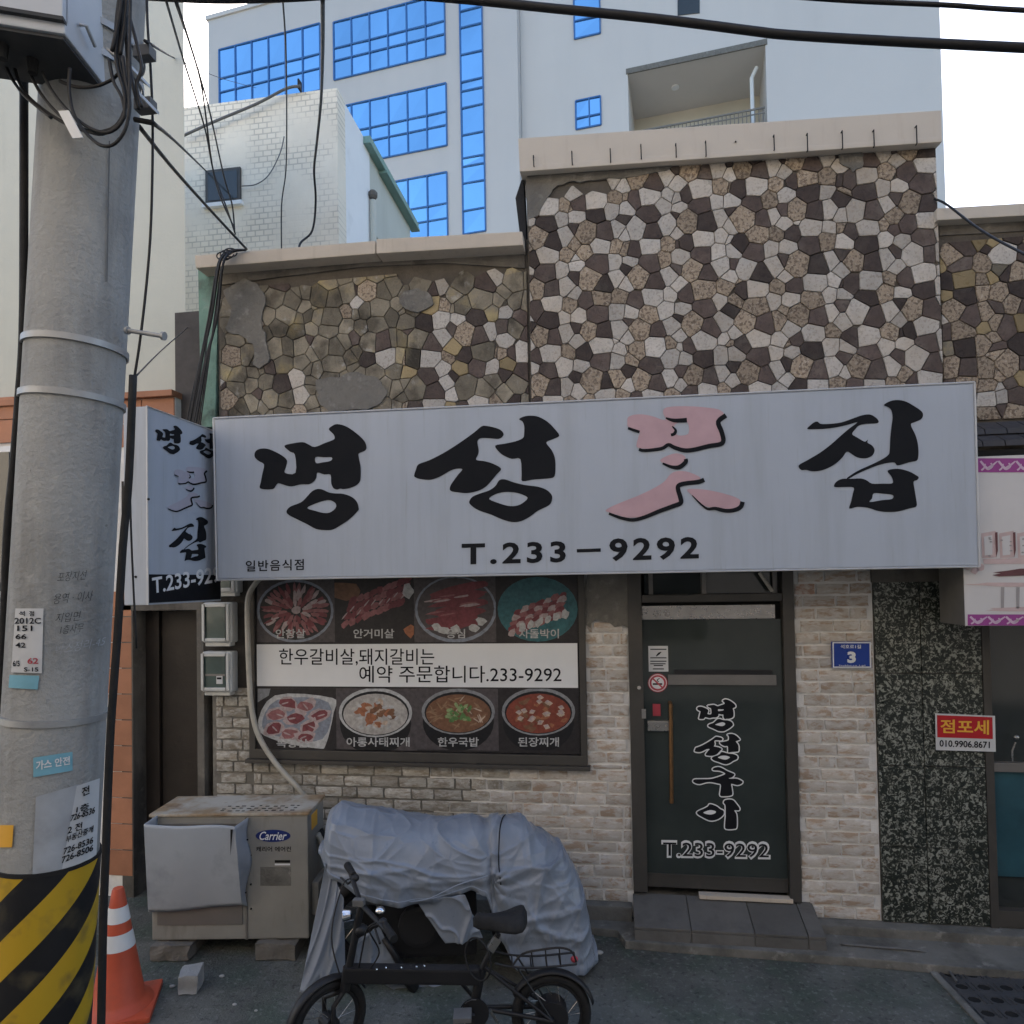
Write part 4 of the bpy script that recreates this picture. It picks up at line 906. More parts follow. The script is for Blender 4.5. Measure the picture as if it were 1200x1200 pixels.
# ---------------------------------------------------------------- white tiled house behind
TB = thing('white_tiled_house', (-4.3, 4, 0), 'white tiled house with a small window standing behind the stone wall', 'building')
ty = 3.0; tX1 = P(395, 110, ty).x; tz = P(395, 103, ty).z
tX0 = P(205, 118, ty).x-.6
MB().box(tX0, ty, 0, tX1, ty+.25, tz).build('tiled_wall', M['white_tile'], TB)
yb = PX(433, 180, tX1).y; ye = PX(481, 248, tX1).y
MB().box(tX1-.25, ty+.25, 0, tX1-.002, yb, tz-.02).build('gable_wall', M['side_white'], TB)
MB().box(tX1-2.2, yb, 0, tX1-.6, ye, tz-.4).build('stair_wall', M['soffit'], TB)
zb_ = PX(470, 252, tX1).z
MB().box(tX1-.2, yb+.001, tz-1.15, tX1-.01, ye, tz-.1).build('eave_beam', M['cream'], TB)
MB().box(tX1-2.2, yb+.001, tz-.1, tX1-.01, ye+.1, tz-.02).build('roof_slab', M['cream'], TB)
MB().box(tX0, ty+.25, tz-.3, tX1-.26, ye, tz-.2).build('roof_slab', M['cream'], TB)
gu = MB(); gu.box(tX1-.03, ty+.9, tz-.12, tX1+.1, ye+.15, tz-.02); gu.box(tX1-.03, yb+.4, tz-.16, tX1+.12, ye+.15, tz-.121)
gu.build('gutter', M['gutter'], TB, bevel=.01)
MB().tube([(tX1+.05, yb-.02, tz-.8), (tX1+.05, yb-.02, 4.2)], .045, 8).build('downpipe', M['cream'], TB)
MB().ball((tX1+.05, yb-.02, tz-.72), .07, 8, 5).build('pipe_hopper', M['band'], TB)
wX0, wX1, wZ0, wZ1 = rect(242, 199, 283, 239, ty)
wo = MB().box(wX0, ty-.03, wZ0, wX1, ty+.01, wZ1).build('window', M['frame'], TB, bevel=.006)
MB().box(wX0+.04, ty-.035, wZ0+.04, wX1-.04, ty-.03, wZ1-.04).build('pane', M['pane_dark'], wo)
MB().box(wX0-.03, ty-.06, wZ0-.05, wX1+.03, ty, wZ0-.001).build('sill', M['side_white'], wo)
MB().box(P(352, 108, ty).x, ty-.08, tz, P(352, 108, ty).x+.02, ty, tz+.12).build('roof_hook', M['rubber'], TB)

# ---------------------------------------------------------------- tall building with blue glazing
TN = Vector((.1241, .9923, 0)); TP = Vector((-2.9, 16, 0)); TDIR = Vector((.9923, -.1241, 0))
TT = thing('office_tower', (-2, 18, 0), 'tall grey white building with bands of blue mirror glass in the background', 'building')
def tp(px, py, d=0.): return PL(px, py, TP+TN*d, TN)
def tslab(name, px4, d, th, m, parent, bevel=0): return MB().prism([tp(x, y, d) for x, y in px4], TN*th).build(name, m, parent, bevel=bevel)
tX = lambda p: (p-TP).dot(TDIR)
def tw_(s, z, d=0.): q = TP+TDIR*s+TN*d; return Vector((q.x, q.y, z))
topz = tp(245, 24).z; sL, sM, sR = tX(tp(244, 60)), tX(tp(608, 150)), tX(tp(1111, 150))
def tbox(name, s0, s1, z0, z1, d0, d1, m, parent, bevel=0):
    return MB().prism([tw_(s0, z0, d0), tw_(s1, z0, d0), tw_(s1, z1, d0), tw_(s0, z1, d0)], TN*(d1-d0)).build(name, m, parent, bevel=bevel)
tbox('facade', sL, sM, 0, topz, 0, 11, M['tall'], TT)
tbox('parapet', sL-.06, sM, topz, topz+.15, -.06, .4, M['tall2'], TT)
rtop = topz+5.5; rd = .35
bs0, bs1 = tX(tp(737, 150, rd)), tX(tp(899, 130, rd)); bz0, bz1 = tp(800, 200, rd).z-1.2, tp(737, 86, rd).z
tbox('facade', sM+.01, bs0, 0, rtop, rd, 11, M['tall2'], TT); tbox('facade', bs1, sR, 0, rtop, rd, 11, M['tall2'], TT)
tbox('facade', bs0, bs1, bz1, rtop, rd, 11, M['tall2'], TT); tbox('facade', bs0, bs1, 0, bz0, rd, 11, M['tall2'], TT)
tbox('balcony_wall', bs0, bs1, bz0, bz1, rd+2.2, rd+2.4, M['soffit'], TT)
tbox('balcony_edge', bs0-.05, bs1+.05, bz1-.02, bz1+.14, rd-.03, rd+.02, M['cement'], TT)
rl = MB(); zr = tp(890, 124, rd).z
for i in range(34):
    s_ = bs0+.1+(bs1-bs0-.2)*i/33; rl.cyl(tw_(s_, zr-1.0, rd+.12), tw_(s_, zr, rd+.12), .015, n=5)
rl.tube([tw_(bs0+.05, zr, rd+.12), tw_(bs1-.05, zr, rd+.12)], .03, 6); rl.tube([tw_(bs0+.05, zr-.15, rd+.12), tw_(bs1-.05, zr-.15, rd+.12)], .02, 6)
rl.build('railing', M['frame2'], TT)
MB().tube([tw_(bs1-.35, bz0, rd+.6), tw_(bs1-.35, bz1-.5, rd+.6), tw_(bs1-.2, bz1-.2, rd+.6)], .06).build('downpipe', M['side_white'], TT)
MB().cyl(tw_((bs0+bs1)/2-.6, bz1-.0, rd+1), tw_((bs0+bs1)/2-.6, bz1-.04, rd+1), .12).build('ceiling_light', M['white_vinyl'], TT)
def glazing(px4, cols, rows, d=0., label=None):
    """a band of mirror panes: frame with mullions, each pane its own mesh"""
    B = bil(px4); c = [tp(*B(u, v), d) for u, v in ((0, 0), (1, 0), (1, 1), (0, 1))]
    s0, s1 = (tX(c[0])+tX(c[3]))/2, (tX(c[1])+tX(c[2]))/2; z1, z0 = (c[0].z+c[1].z)/2, (c[2].z+c[3].z)/2
    fr = MB(); T = .042
    cs = [0]; 
    for q in cols: cs.append(cs[-1]+q)
    rs = [0]
    for q in rows: rs.append(rs[-1]+q)
    cs = [s0+(s1-s0)*q/cs[-1] for q in cs]; rs = [z1+(z0-z1)*q/rs[-1] for q in rs]
    def bar(a, b, e, f, dd): fr.prism([tw_(a, e, d-.05+dd), tw_(b, e, d-.05+dd), tw_(b, f, d-.05+dd), tw_(a, f, d-.05+dd)], TN*(.12-dd))
    for q in cs: bar(q-T/2, q+T/2, z0, z1, 0)
    for q in rs: bar(s0, s1, q-T/2, q+T/2, .004)
    w_ = fr.build('window_band', M['mullion'], TT)
    if label: w_['label'] = label
    rg = random.Random(len(cols)*7)
    for i in range(len(cs)-1):
        for j in range(len(rs)-1):
            a, b, e, f = cs[i]+T/2, cs[i+1]-T/2, rs[j+1]+T/2, rs[j]-T/2
            tl, tr2 = rg.uniform(-.006, .006), rg.uniform(-.006, .006)
            MB().add([tw_(a, e, d-.01+tl), tw_(b, e, d-.01-tl), tw_(b, f, d-.01-tr2), tw_(a, f, d-.01+tr2)], [(0, 1, 2, 3)]).build('pane', M['blue_glass'], w_, keep=True)
glazing([(257, 56), (375, 31), (376, 112), (258, 128)], [1]*6, [2.2, 1.05, 1.6])
glazing([(391, 24), (521, -4), (522, 66), (392, 92)], [1]*6, [2.2, 1.05, 1.6])
glazing([(391, 126), (523, 99.5), (524, 173), (392, 195)], [1]*6, [2.2, 1.05, 1.6])
glazing([(391, 222), (524, 207), (525, 286), (392, 300)], [1]*6, [2.2, 1.05, 1.6])
glazing([(539, -60), (565, -65), (568, 272), (542, 274)], [1], [1.0, 1.5, .5, .8, 1.3, 1.3, .45, .8, 1.3, 1.1, .4, .8, 1.3, 1.1])
glazing([(673, -2), (703, -7), (703, 40), (673, 46)], [1], [1.3, 1], rd)
glazing([(675, 119), (704, 113), (704, 147), (675, 152)], [1.2, 1], [1.6, 1], rd)
tslab('window', [(794, -30), (820, -34), (820, 15), (794, 18)], rd-.02, .05, M['pane_dark'], TT)

# ---------------------------------------------------------------- unseen building across the alley, added for its shade and bounced light
OB = thing('unseen_shade_building', (0, -10, 0), 'plain unseen building added across the alley to shade it and bounce light', 'building')
MB().box(-25, -16, 0, 25, -9.0, 10.0).build('wall', M['opp'], OB)
ow = MB()
for i in range(10): MB().box(-20+i*4, -9.02, 1.2, -18.2+i*4, -8.96, 2.6).build('window', M['pane_dark'], OB)

# ---------------------------------------------------------------- utility pole
PY = -2.75
A1, A0 = P(107.5, 100, PY), P(50, 1100, PY)
PD = (A1-A0).normalized(); PR = .163
base = A0-PD*(A0.z/PD.z); topp = base+PD*8.5
UPO = thing('utility_pole', base, 'leaning grey concrete utility pole wrapped in a yellow and black hazard sheet', 'utility pole')
MB().cyl(base-PD*.1, topp, PR, PR-.012, 40, caps=True).build('shaft', M['pole'], UPO, smooth='auto')
QP = PD.to_track_quat('Z', 'Y')
def pc(px, py, r=PR):
    """pixel -> place on the pole's surface"""
    d = ray(px, py); o_ = CAM-base; dp = d-PD*d.dot(PD); op = o_-PD*o_.dot(PD)
    a, b, c = dp.dot(dp), 2*dp.dot(op), op.dot(op)-r*r; D_ = b*b-4*a*c
    t = (-b-math.sqrt(D_))/(2*a) if D_ > 0 else -b/(2*a)
    return CAM+d*t
def pole_h(px, py): return (pc(px, py)-base).dot(PD)
def ringpts(h, r, n=40, tilt=(0, 0)): return [base+PD*(h+tilt[0]*math.cos(2*math.pi*k/n)+tilt[1]*math.sin(2*math.pi*k/n))+QP @ Vector((r*math.cos(2*math.pi*k/n), r*math.sin(2*math.pi*k/n), 0)) for k in range(n)]
def band(h, wd, m, name='steel_band', tilt=(0, 0), r=PR+.004):
    a, b = ringpts(h, r, 40, tilt), ringpts(h+wd, r, 40, tilt); n = 40
    ai, bi = ringpts(h, r-.006, 40, tilt), ringpts(h+wd, r-.006, 40, tilt)
    q = MB(); q.add(a+b+ai+bi, [(i, (i+1) % n, n+(i+1) % n, n+i) for i in range(n)]+[(i, 2*n+i, 2*n+(i+1) % n, (i+1) % n) for i in range(n)]+[(n+i, n+(i+1) % n, 3*n+(i+1) % n, 3*n+i) for i in range(n)])
    return q.build(name, m, UPO, smooth='auto')
for (x, y, t) in ((90, 395, (.0, -.0)), (88, 460, (0, 0)), (70, 848, (0, 0)), (120, 60, (0, 0)), (110, 20, (0, 0))):
    hh = pole_h(x, y); bnd = band(hh-.012, .022, M['galv'], tilt=t)
    for k_ in range(9):
        q = pc(x-45+k_*11, y+(k_-4)*1.5, PR+.0055) if False else None
# hazard sheet
hz1 = pole_h(62, 1022); n = 64; q = MB(); N = n
rows_ = 30; vs = []; 
for j in range(rows_+1): vs += ringpts(hz1*j/rows_, PR+.004, n)
me = bpy.data.meshes.new('hazard_sheet'); fs = [(j*n+i, j*n+(i+1) % n, (j+1)*n+(i+1) % n, (j+1)*n+i) for j in range(rows_) for i in range(n)]
me.from_pydata([tuple(v) for v in vs], [], fs); uvl = me.uv_layers.new()
for poly in me.polygons:
    for li in poly.loop_indices:
        v = me.loops[li].vertex_index; j, i = divmod(v, n); u = i/n
        if poly.vertices[1] % n == 0 and i == 0: u = 1.
        uvl.data[li].uv = (-u*4.0, hz1*j/rows_/.285)
me.polygons.foreach_set('use_smooth', [True]*len(me.polygons)); link('hazard_sheet', me, M['hazard'], UPO)
band(hz1-.01, .014, M['rubber'], 'sheet_edge', r=PR+.006)
def poster(name, px4, m, r=PR+.003, n=10, parent=UPO):
    B = bil(px4); return MB().grid(lambda u, v: pc(*B(u, v), r), n, 4).build(name, m, parent, smooth=True)
pw = lambda x, y: pc(x, y, PR+.006)
lb = poster('number_label', [(18, 713), (51, 713), (49, 789), (13, 788)], M['paper'])
for s_, x0, y0, x1, y1, m_ in (('석', 22, 716, 29, 722, 'ink'), ('점', 34, 716, 40, 722, 'ink'), ('2012C', 17, 724, 48, 731, 'ink'), ('151', 20, 733, 38, 739.5, 'ink'), ('66', 18, 743, 31, 749, 'ink'), ('42', 18, 753, 30, 759, 'ink'), ('62', 32, 771, 45, 778, 'sticker_red'), ('6/5', 15, 774, 23, 781, 'ink'), ('S-15', 28, 782, 45, 787, 'ink')):
    write('lettering', s_, qd(x0, y0, x1, y1), pw, M[m_], lb, bold=.02)
poster('blue_label', [(11, 791), (46, 792), (44, 808), (10, 806)], M['paper_blue'])
bl2 = poster('blue_label', [(39, 888), (85, 881), (85, 903), (39, 911)], M['paper_blue'])
write('lettering', '가스 안전', [(42, 892), (82, 886), (82, 896), (42, 903)], pw, M['white_vinyl'], bl2, bold=.03)
pa = poster('notice_paper', [(90, 921), (117, 912), (113, 1003), (72, 1022)], M['paper'])
pg_ = poster('torn_paper', [(42, 934), (93, 919), (74, 1021), (38, 1025)], M['paper_grey'], r=PR+.0025)
for s_, q4 in (('전', [(96, 923), (105, 920), (105, 930), (96, 934)]), ('1층', [(90, 945), (105, 940), (104, 948), (89, 953)]), ('726-8536', [(84, 955), (112, 945), (111, 953), (82, 963)]), ('2 전', [(80, 968), (97, 963), (96, 972), (79, 978)]), ('부동산중개', [(78, 980), (110, 967), (109, 975), (77, 988)]), ('726-8536', [(75, 994), (110, 980), (109, 988), (74, 1002)]), ('726-8506', [(73, 1004), (110, 989), (109, 997), (72, 1012)])):
    write('lettering', s_, q4, pw, M['ink'], pa, bold=.02)
plq = poster('yellow_label', [(0, 967), (16, 967), (14, 993), (-4, 993)], M['yellow'])
for s_, q4 in (('포장지선', [(67, 671), (102, 668), (102, 679), (67, 682)]), ('용역 · 이사', [(63, 696), (109, 692), (109, 704), (63, 708)]), ('지입면', [(65, 719), (95, 716), (95, 727), (65, 730)]), ('1층사무', [(70, 733), (98, 730), (98, 740), (70, 744)]), ('박스정리-45', [(65, 757), (124, 745), (124, 756), (65, 768)])):
    write('graffiti', s_, q4, pw, M['paper_grey'] if '박스' in s_ else M['ink'], UPO, bold=-.012, shear=.3)
poster('seam', [(127.5, 165), (129, 165), (126, 330), (124.5, 330)], M['grey_cable'], r=PR+.0008, n=2)
# conduits on the pole
def pcab(name, pts, r, m, off=None, n=8): return MB().tube(cr([pc(x, y, PR+(off if off is not None else r)) if not isinstance(x, Vector) else x for x, y in pts], 4, False), r, n).build(name, m, UPO, smooth=True)
def ptube(name, pts, Y, r, m, parent, n=8): return MB().tube(cr([P(x, y, Y) for x, y in pts], 4, False), r, n).build(name, m, parent, smooth=True)
ptube('conduit', [(28, 80), (28, 250), (27, 390), (22, 470), (16, 545), (9, 620), (5, 720), (0, 850), (-6, 1000), (-14, 1210)], -2.84, .0135, M['rubber'], UPO)
ptube('conduit', [(156, 440), (151, 560), (144, 640), (138, 740), (130, 850), (126, 940), (124, 1000), (121, 1080), (118, 1230)], -2.80, .013, M['rubber'], UPO)
ptube('cable', [(172, -10), (173, 30), (177, 90), (179, 160), (177, 260), (172, 330), (164, 400), (157, 445)], -2.74, .0045, M['cable'], UPO)
ptube('cable', [(155, 470), (153, 540), (153, 600), (156, 680), (160, 760)], -2.72, .0035, M['cable'], UPO)
# step bolt and cable clamps
MB().cyl(P(148, 387, -2.75), P(192, 394, -2.75), .008).cyl(P(190, 393.5, -2.75), P(193, 394, -2.75), .015).cyl(P(148, 387, -2.75), P(151, 387.5, -2.75), .014).build('step_bolt', M['galv'], UPO)
for (x, y) in ((168, 66), (169, 127)):
    a = P(x, y, -2.76); MB().box(a.x-.02, -2.79, a.z-.02, a.x+.045, -2.75, a.z+.02).build('cable_clamp', M['grey_cable'], UPO, bevel=.004)
a = P(158, 140, -2.78); MB().cyl(a, P(179, 144, -2.78), .009).build('hook_bolt', M['rubber'], UPO)
for (x0, y0, x1, y1) in ((124, 54, 152, 74), (149, 95, 163, 107)):
    MB().prism([P(x0, y0, -2.97), P(x1, y1, -2.97), P(x1, y1+4, -2.97), P(x0, y0+4, -2.97)], (0, .10, 0)).build('cable_bracket', M['galv'], UPO, bevel=.003)
# cables looping from the cabinet to the bracket
for k_, pts in enumerate([[(15, 70), (22, 95), (35, 115), (60, 135), (85, 148), (110, 155), (135, 148), (147, 125), (150, 90), (148, 40), (150, -5)],
            [(35, 85), (48, 110), (70, 135), (95, 150), (120, 157), (142, 142), (148, 110), (140, 70), (142, 30), (146, -5)],
            [(50, 85), (62, 108), (82, 132), (105, 150), (128, 155), (144, 140), (146, 110), (136, 72), (138, 30), (140, -5)],
            [(82, 80), (81, 105), (86, 132), (100, 155), (118, 170), (135, 168), (149, 145), (152, 100), (152, 50), (153, -5)],
            [(70, 95), (90, 102), (112, 101), (130, 94), (140, 85)],
            [(3, 62), (10, 85), (25, 108), (40, 122), (60, 138)],
            [(128, 70), (133, 95), (143, 115), (146, 135), (138, 148)], [(131, 60), (140, 20), (143, -5)], [(134, 60), (137, 20), (140, -5)], [(137, 62), (142, 30), (145, -5)], [(141, 64), (146, 30), (149, -5)], [(144, 66), (147, 90), (152, 120), (150, 140)], [(146, 10), (150, 60), (156, 100), (163, 128)], [(152, 20), (160, 50), (166, 80), (160, 100), (166, 125)]]):
    MB().tube(cr([P(x, y, -2.97-.010*(k_ % 4)) for x, y in pts], 5, False), .0055, 6).build('cable', M['cable'], UPO, smooth=True)
MB().prism([P(68, 130, -3.02), P(80, 129, -3.02), P(97, 161, -3.02), P(85, 162, -3.02)], (0, .004, 0)).build('cable_tag', M['white_vinyl'], UPO)
# telecom cabinet strapped to the pole
A = P(76, 44, -3.06); Bk = PZ(115, 94, A.z); Lf = PZ(0, 32, A.z); Lf = A+(Lf-A).normalized()*.5; Bk = A+(Bk-A).normalized()*.26
CBX = thing('telecom_cabinet', A, 'pale grey metal cabinet fixed high on the utility pole with hanging cables', 'cabinet')
BkL = Lf+(Bk-A)
MB().prism([A+UP*.012, Lf+UP*.012, BkL+UP*.012, Bk+UP*.012], (0, 0, .6)).build('case', M['box_metal'], CBX, bevel=.006)
e1 = (A-Lf).normalized(); e2 = (A-Bk).normalized()
MB().prism([A+UP*.05+e2*.012, Lf+UP*.05+e2*.012, Lf+UP*.05-e2*.02, A+UP*.05-e2*.02], (0, 0, .55)).build('door', M['box_metal'], CBX, bevel=.004)
MB().prism([A+UP*.044+e2*.016+e1*.004, Lf+UP*.044+e2*.016, Lf+UP*.044-e2*.01, A+UP*.044-e2*.01], (0, 0, .012)).build('door_seal', M['box_dark'], CBX)
MB().prism([A-e1*.01-e2*.01, Lf+e1*.01-e2*.01, BkL+e1*.01+e2*.01, Bk-e1*.01+e2*.01], (0, 0, .01)).build('underside', M['box_dark'], CBX)
c_ = (A+Lf+Bk+BkL)/4
for i in range(6):
    p = Lf+e1*(.06+i*.055)-e2*(.08+.05*(i % 2)); MB().cyl(p, p-UP*.045, .018, .014, 10).build('cable_gland', M['rubber'], CBX)
ha = A-e2*.07+UP*.10+e1*.004; MB().tube([ha, ha+e1*.02, ha+e1*.02-e2*.05-UP*.03], .006).build('latch', M['galv'], CBX)

# ---------------------------------------------------------------- overhead wires
def wire(name, label, runs, r, m=None, n=6):
    pts = cr([P(x, y, Y) for x, y, Y in runs], 6, False); o = MB().tube(pts, r, n).build(name, M[m or 'cable'], None, smooth=True); return tag(o, label, 'cable')
wire('power_cable', 'thick black cable bundle crossing the top of the view above the roof', [(150, -6, -2.6), (250, -1, -2.6), (340, -3, -2.6), (430, -8, -2.6), (530, -2, -2.6), (650, 10, -2.6), (770, 22, -2.6), (880, 36, -2.6), (925, 41, -2.6), (1040, 48, -2.6), (1200, 56, -2.6), (1500, 70, -2.6), (2600, 110, -2.6)], .0145, n=10)
wire('power_cable', 'thinner black cable above the thick bundle near the upper corner', [(900, -6, -2.6), (1000, 1, -2.6), (1110, 6, -2.6), (1200, 12, -2.6), (1500, 26, -2.6), (2600, 66, -2.6)], .008)
wire('drop_cable', 'straight black cable slanting from the utility pole down to the stone wall corner', [(163, 148, -2.6), (205, 200, -1.8), (250, 250, -.8), (289, 292, -.15)], .009)
wire('thin_wire', 'thin wire from the pole to the small window of the tiled house', [(178, 143, -2.9), (210, 170, -1), (242, 201, 2.95)], .008)
for k_, (pts, lab) in enumerate([([(193, -5, -2.4), (215, 70, -1.2), (240, 150, -.4), (250, 200, -.2), (266, 245, -.2), (276, 275, -.13)], 'thin black wire hanging beside the cream building, the outermost of three'),
       ([(203, -5, -2.2), (235, 95, -.8), (248, 190, -.3), (258, 230, -.2), (275, 268, -.13)], 'thin black wire between two others in front of the tiled house'),
       ([(205, -5, -2.3), (243, 120, -.6), (262, 205, -.3), (272, 240, -.2), (275, 272, -.13)], 'thin black wire running past the small window, the inner one of three')]):
    wire('service_wire', lab, pts, .0062)
wire('telephone_wire', 'thick loose black wire hanging down the white tiled wall', [(378, -5, -1.5), (378, 60, -.5), (376, 120, 1), (371, 170, 2), (368, 200, 2.5), (370, 235, 2.8), (366, 270, 2.9), (352, 285, 2.8), (350, 300, 2.5)], .013)
wire('telephone_wire', 'thin black wire hanging straight down the white tiled wall', [(331, -5, 0), (335, 60, 1), (336, 140, 2.5), (335, 200, 2.8), (330, 240, 2.9), (330, 300, 2.9)], .008)
wire('slack_wire', 'grey wire sagging across the top of the white tiled wall', [(215, 159, 2.9), (250, 143, 2.9), (300, 122, 2.9), (335, 104, 2.9), (352, 101, 2.9)], .018, 'grey_cable')
wire('slack_wire', 'faint wire looping from the small window across the tiled wall', [(283, 218, 2.95), (300, 216, 2.95), (315, 205, 2.95), (328, 180, 2.95), (333, 160, 2.95)], .007, 'grey_cable')
wire('drop_cable', 'black cable slanting down from the stone wall over the yellowish panel', [(1095, 233, -.03), (1110, 240, -.1), (1150, 270, -.5), (1205, 300, -.9), (1330, 360, -1.6)], .008)
wire('thin_wire', 'thin wire running from the utility pole to the cream building', [(159, 441, -2.6), (190, 410, -1.2), (220, 384, .3)], .004)
wire('thin_wire', 'faint wire crossing the white sky gap beside the tower', [(170, 48, -2.9), (215, 73, 2), (260, 92, 8), (300, 103, 12)], .006)
# cable bundle hanging over the corner of the stone wall
cbun = thing('cable_bundle', P(232, 480, -.1), 'bundle of black cables hanging over the wall corner behind the projecting sign', 'cables')
rc = random.Random(4)
for i in range(11):
    o_ = rc.uniform(-5, 5); f_ = i/10
    pts = [(289-4*f_, 293, -.13), (270+o_*.5, 294+2*f_, -.16), (259+o_*.7, 310, -.15-.01*i), (249+o_+3*f_, 370, -.12), (243+o_*1.2-6*f_, 420, -.12), (236+o_*1.5-10*f_, 470, -.13), (232+o_*1.6-12*f_, 500, -.13)]
    MB().tube(cr([P(*p) for p in pts], 5, False), rc.choice((.005, .007, .009, .005)), 6).build('cable', M['cable'], cbun, smooth=True)
for k_ in range(3): MB().tube(cr([P(262+8*math.cos(t*.7)+k_*4, 300+5*math.sin(t*.7)-k_*2, -.2) for t in range(9)], 3, False), .005, 6).build('cable_loop', M['cable'], cbun, smooth=True)
# ---------------------------------------------------------------- air conditioner
AO = PZ(178, 1102, .115); BO = PZ(362, 1100, .115); adir = Vector((BO.x-AO.x, BO.y-AO.y, 0)); AW = adir.length; aang = math.atan2(adir.y, adir.x)
AT = Matrix.Translation(AO) @ Matrix.Rotation(aang, 4, 'Z'); AH, AD = .83, .36
AC = thing('air_conditioner', (AO+BO)/2, 'rust topped outdoor air conditioner unit standing on blocks by the brick wall', 'air conditioner')
def am(): return MB(AT)
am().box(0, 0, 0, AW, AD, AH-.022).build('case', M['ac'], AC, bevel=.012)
lid = am().box(-.012, -.012, AH-.022, AW+.012, AD+.012, AH).build('lid', M['ac_top'], AC, bevel=.012)
rs_ = random.Random(6)
for i in range(10):
    for j in range(3): x_ = AW*.42+i*.052+rs_.uniform(-.012, .012)+j*.01; y_ = .03+j*.045+rs_.uniform(-.008, .008); am().box(x_, y_, AH, x_+rs_.uniform(.016, .03), y_+.012, AH+.0015).build('slot', M['void'], lid)
am().box(.04, -.006, .10, AW*.58, 0, AH-.07).build('fan_grille', M['frame2'], AC)
fpx = lambda x, y: PL(x, y, AT @ Vector((0, -.002, 0)), AT.to_3x3() @ Vector((0, 1, 0)))
fpx2 = lambda x, y: PL(x, y, AT @ Vector((0, -.004, 0)), AT.to_3x3() @ Vector((0, 1, 0)))
bdg = flat('badge', *fill2d([ell(320, 979.5, 20.5, 7.2)]), fpx, M['carrier'], AC)
write('lettering', 'Carrier', qd(304, 974.5, 336, 984.5), fpx2, M['white_vinyl'], bdg, bold=.012, shear=.35)
write('lettering', '캐리어 에어컨', qd(300, 992, 341, 998), fpx, M['ink'], AC, bold=.01)
flat('vent_slot', *fill2d([qd(322, 1008, 340, 1011)]), fpx, M['void'], AC); flat('vent_slot', *fill2d([qd(322, 1012, 340, 1014)]), fpx, M['white_vinyl'], AC)
flat('rating_label', *fill2d([qd(305, 1016, 341, 1038)]), fpx, M['kerb'], AC)
am().box(AW*.6, -.006, 0, AW*.6+.012, 0, AH-.03).build('panel_seam', M['frame2'], AC)
for z in (.2, .36, .55): am().cyl((AW*.635, -.001, z), (AW*.635, -.008, z), .006, n=8).build('screw', M['rubber'], AC)
am().box(AW-.0, .08, AH-.15, AW+.004, .2, AH-.05).build('warning_label', M['yellow'], AC)
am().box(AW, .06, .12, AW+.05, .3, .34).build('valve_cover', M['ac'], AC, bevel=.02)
# air deflector screwed over the fan
an = AT.to_3x3() @ Vector((0, 1, 0)); apx = lambda x, y, d: PL(x, y, AT @ Vector((0, d, 0)), an)
fq = bil([(169, 966), (275, 970), (283, 1062), (174, 1068)])
def dfront(u, v):
    q = fq(u, v); x, y = q.x, q.y+2.2*math.sin(u*5.5+.4)*(1-v)*u*1.4+1.5*math.sin(u*6)*v
    if v > .9 and u > .85: y -= 14*(v-.9)*(u-.85)*10*.6
    return apx(x, y, -.14+.10*v**1.5+.004*math.sin(u*8+v*3))
def dwing(u, v):
    a_ = dfront(1, v); b_ = apx(291-3.5*math.sin(v*8.5+.6)*min(1, v*4), 958+104*v, -.004); return a_.lerp(b_, u)
def dleft(u, v): return dfront(0, v).lerp(apx(185-6*v, 955+112*v, -.004), u)
D_ = MB(); D_.grid(dfront, 34, 24); D_.grid(dwing, 8, 24); D_.grid(dleft, 6, 24)
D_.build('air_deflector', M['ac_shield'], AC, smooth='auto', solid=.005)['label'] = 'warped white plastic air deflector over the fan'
MB().add([apx(270, 972, -.146), apx(273, 972, -.146), apx(270, 1003, -.13)], [(0, 1, 2)]).build('crack', M['void'], AC, keep=True)
for x_, y_ in ((290, 984), (288, 1027), (288, 1046)): MB().cyl(apx(x_, y_, -.004), apx(x_, y_, -.014), .006, n=8).build('screw', M['rubber'], AC)
for kx in range(4):
    p0 = AT @ Vector((AW+.01, .18+.03*kx, .62)); p1 = AT @ Vector((AW+.07+.015*kx, .2, .45)); p2 = AT @ Vector((AW+.05, .22+.02*kx, .2))
    MB().tube(cr([p0, p1, p2, p2-UP*.15], 5, False), .012 if kx else .02, 7).build('refrigerant_hose', M['rubber' if kx else 'pvc'], AC, smooth=True)
def lump(name, c, sx, sy, sz, rz, m, label, cat, group=None, seed=0):
    b = MB(Matrix.Translation(c) @ Matrix.Rotation(rz, 4, 'Z')); rr = random.Random(seed)
    N_ = 4; b.grid(lambda u, v: (0, 0, 0), 1, 1) if False else None
    b.box(-sx/2, -sy/2, 0, sx/2, sy/2, sz); o = b.build(name, m, None)
    bm = bmesh.new(); bm.from_mesh(o.data); bmesh.ops.subdivide_edges(bm, edges=bm.edges, cuts=4, use_grid_fill=True)
    for v in bm.verts: v.co += Vector((noise.noise(v.co*14+Vector((seed, 0, 0))), noise.noise(v.co*14+Vector((0, seed, 9))), noise.noise(v.co*14+Vector((5, 0, seed)))))*.016
    bm.to_mesh(o.data); bm.free(); return tag(o, label, cat, group)
def flatten(o):
    mz = min(v.co.z for v in o.data.vertices)
    for v in o.data.vertices: v.co.z -= mz
flatten(lump('concrete_block', AT @ Vector((.14, .16, -.115)), .26, .42, .098, aang, M['block'], 'rough concrete block under the deflector end of the air conditioner', 'block', 'blocks under the air conditioner', 1))
flatten(lump('concrete_block', AT @ Vector((AW-.20, .16, -.115)), .26, .42, .098, aang, M['block'], 'rough concrete block under the badge end of the air conditioner', 'block', 'blocks under the air conditioner', 2))
rb_ = lump('broken_brick', PZ(224, 1158, .0), .11, .14, .10, .3, M['rubble'], 'broken pale brick lying on the ground before the air conditioner', 'brick', None, 3); flatten(rb_)
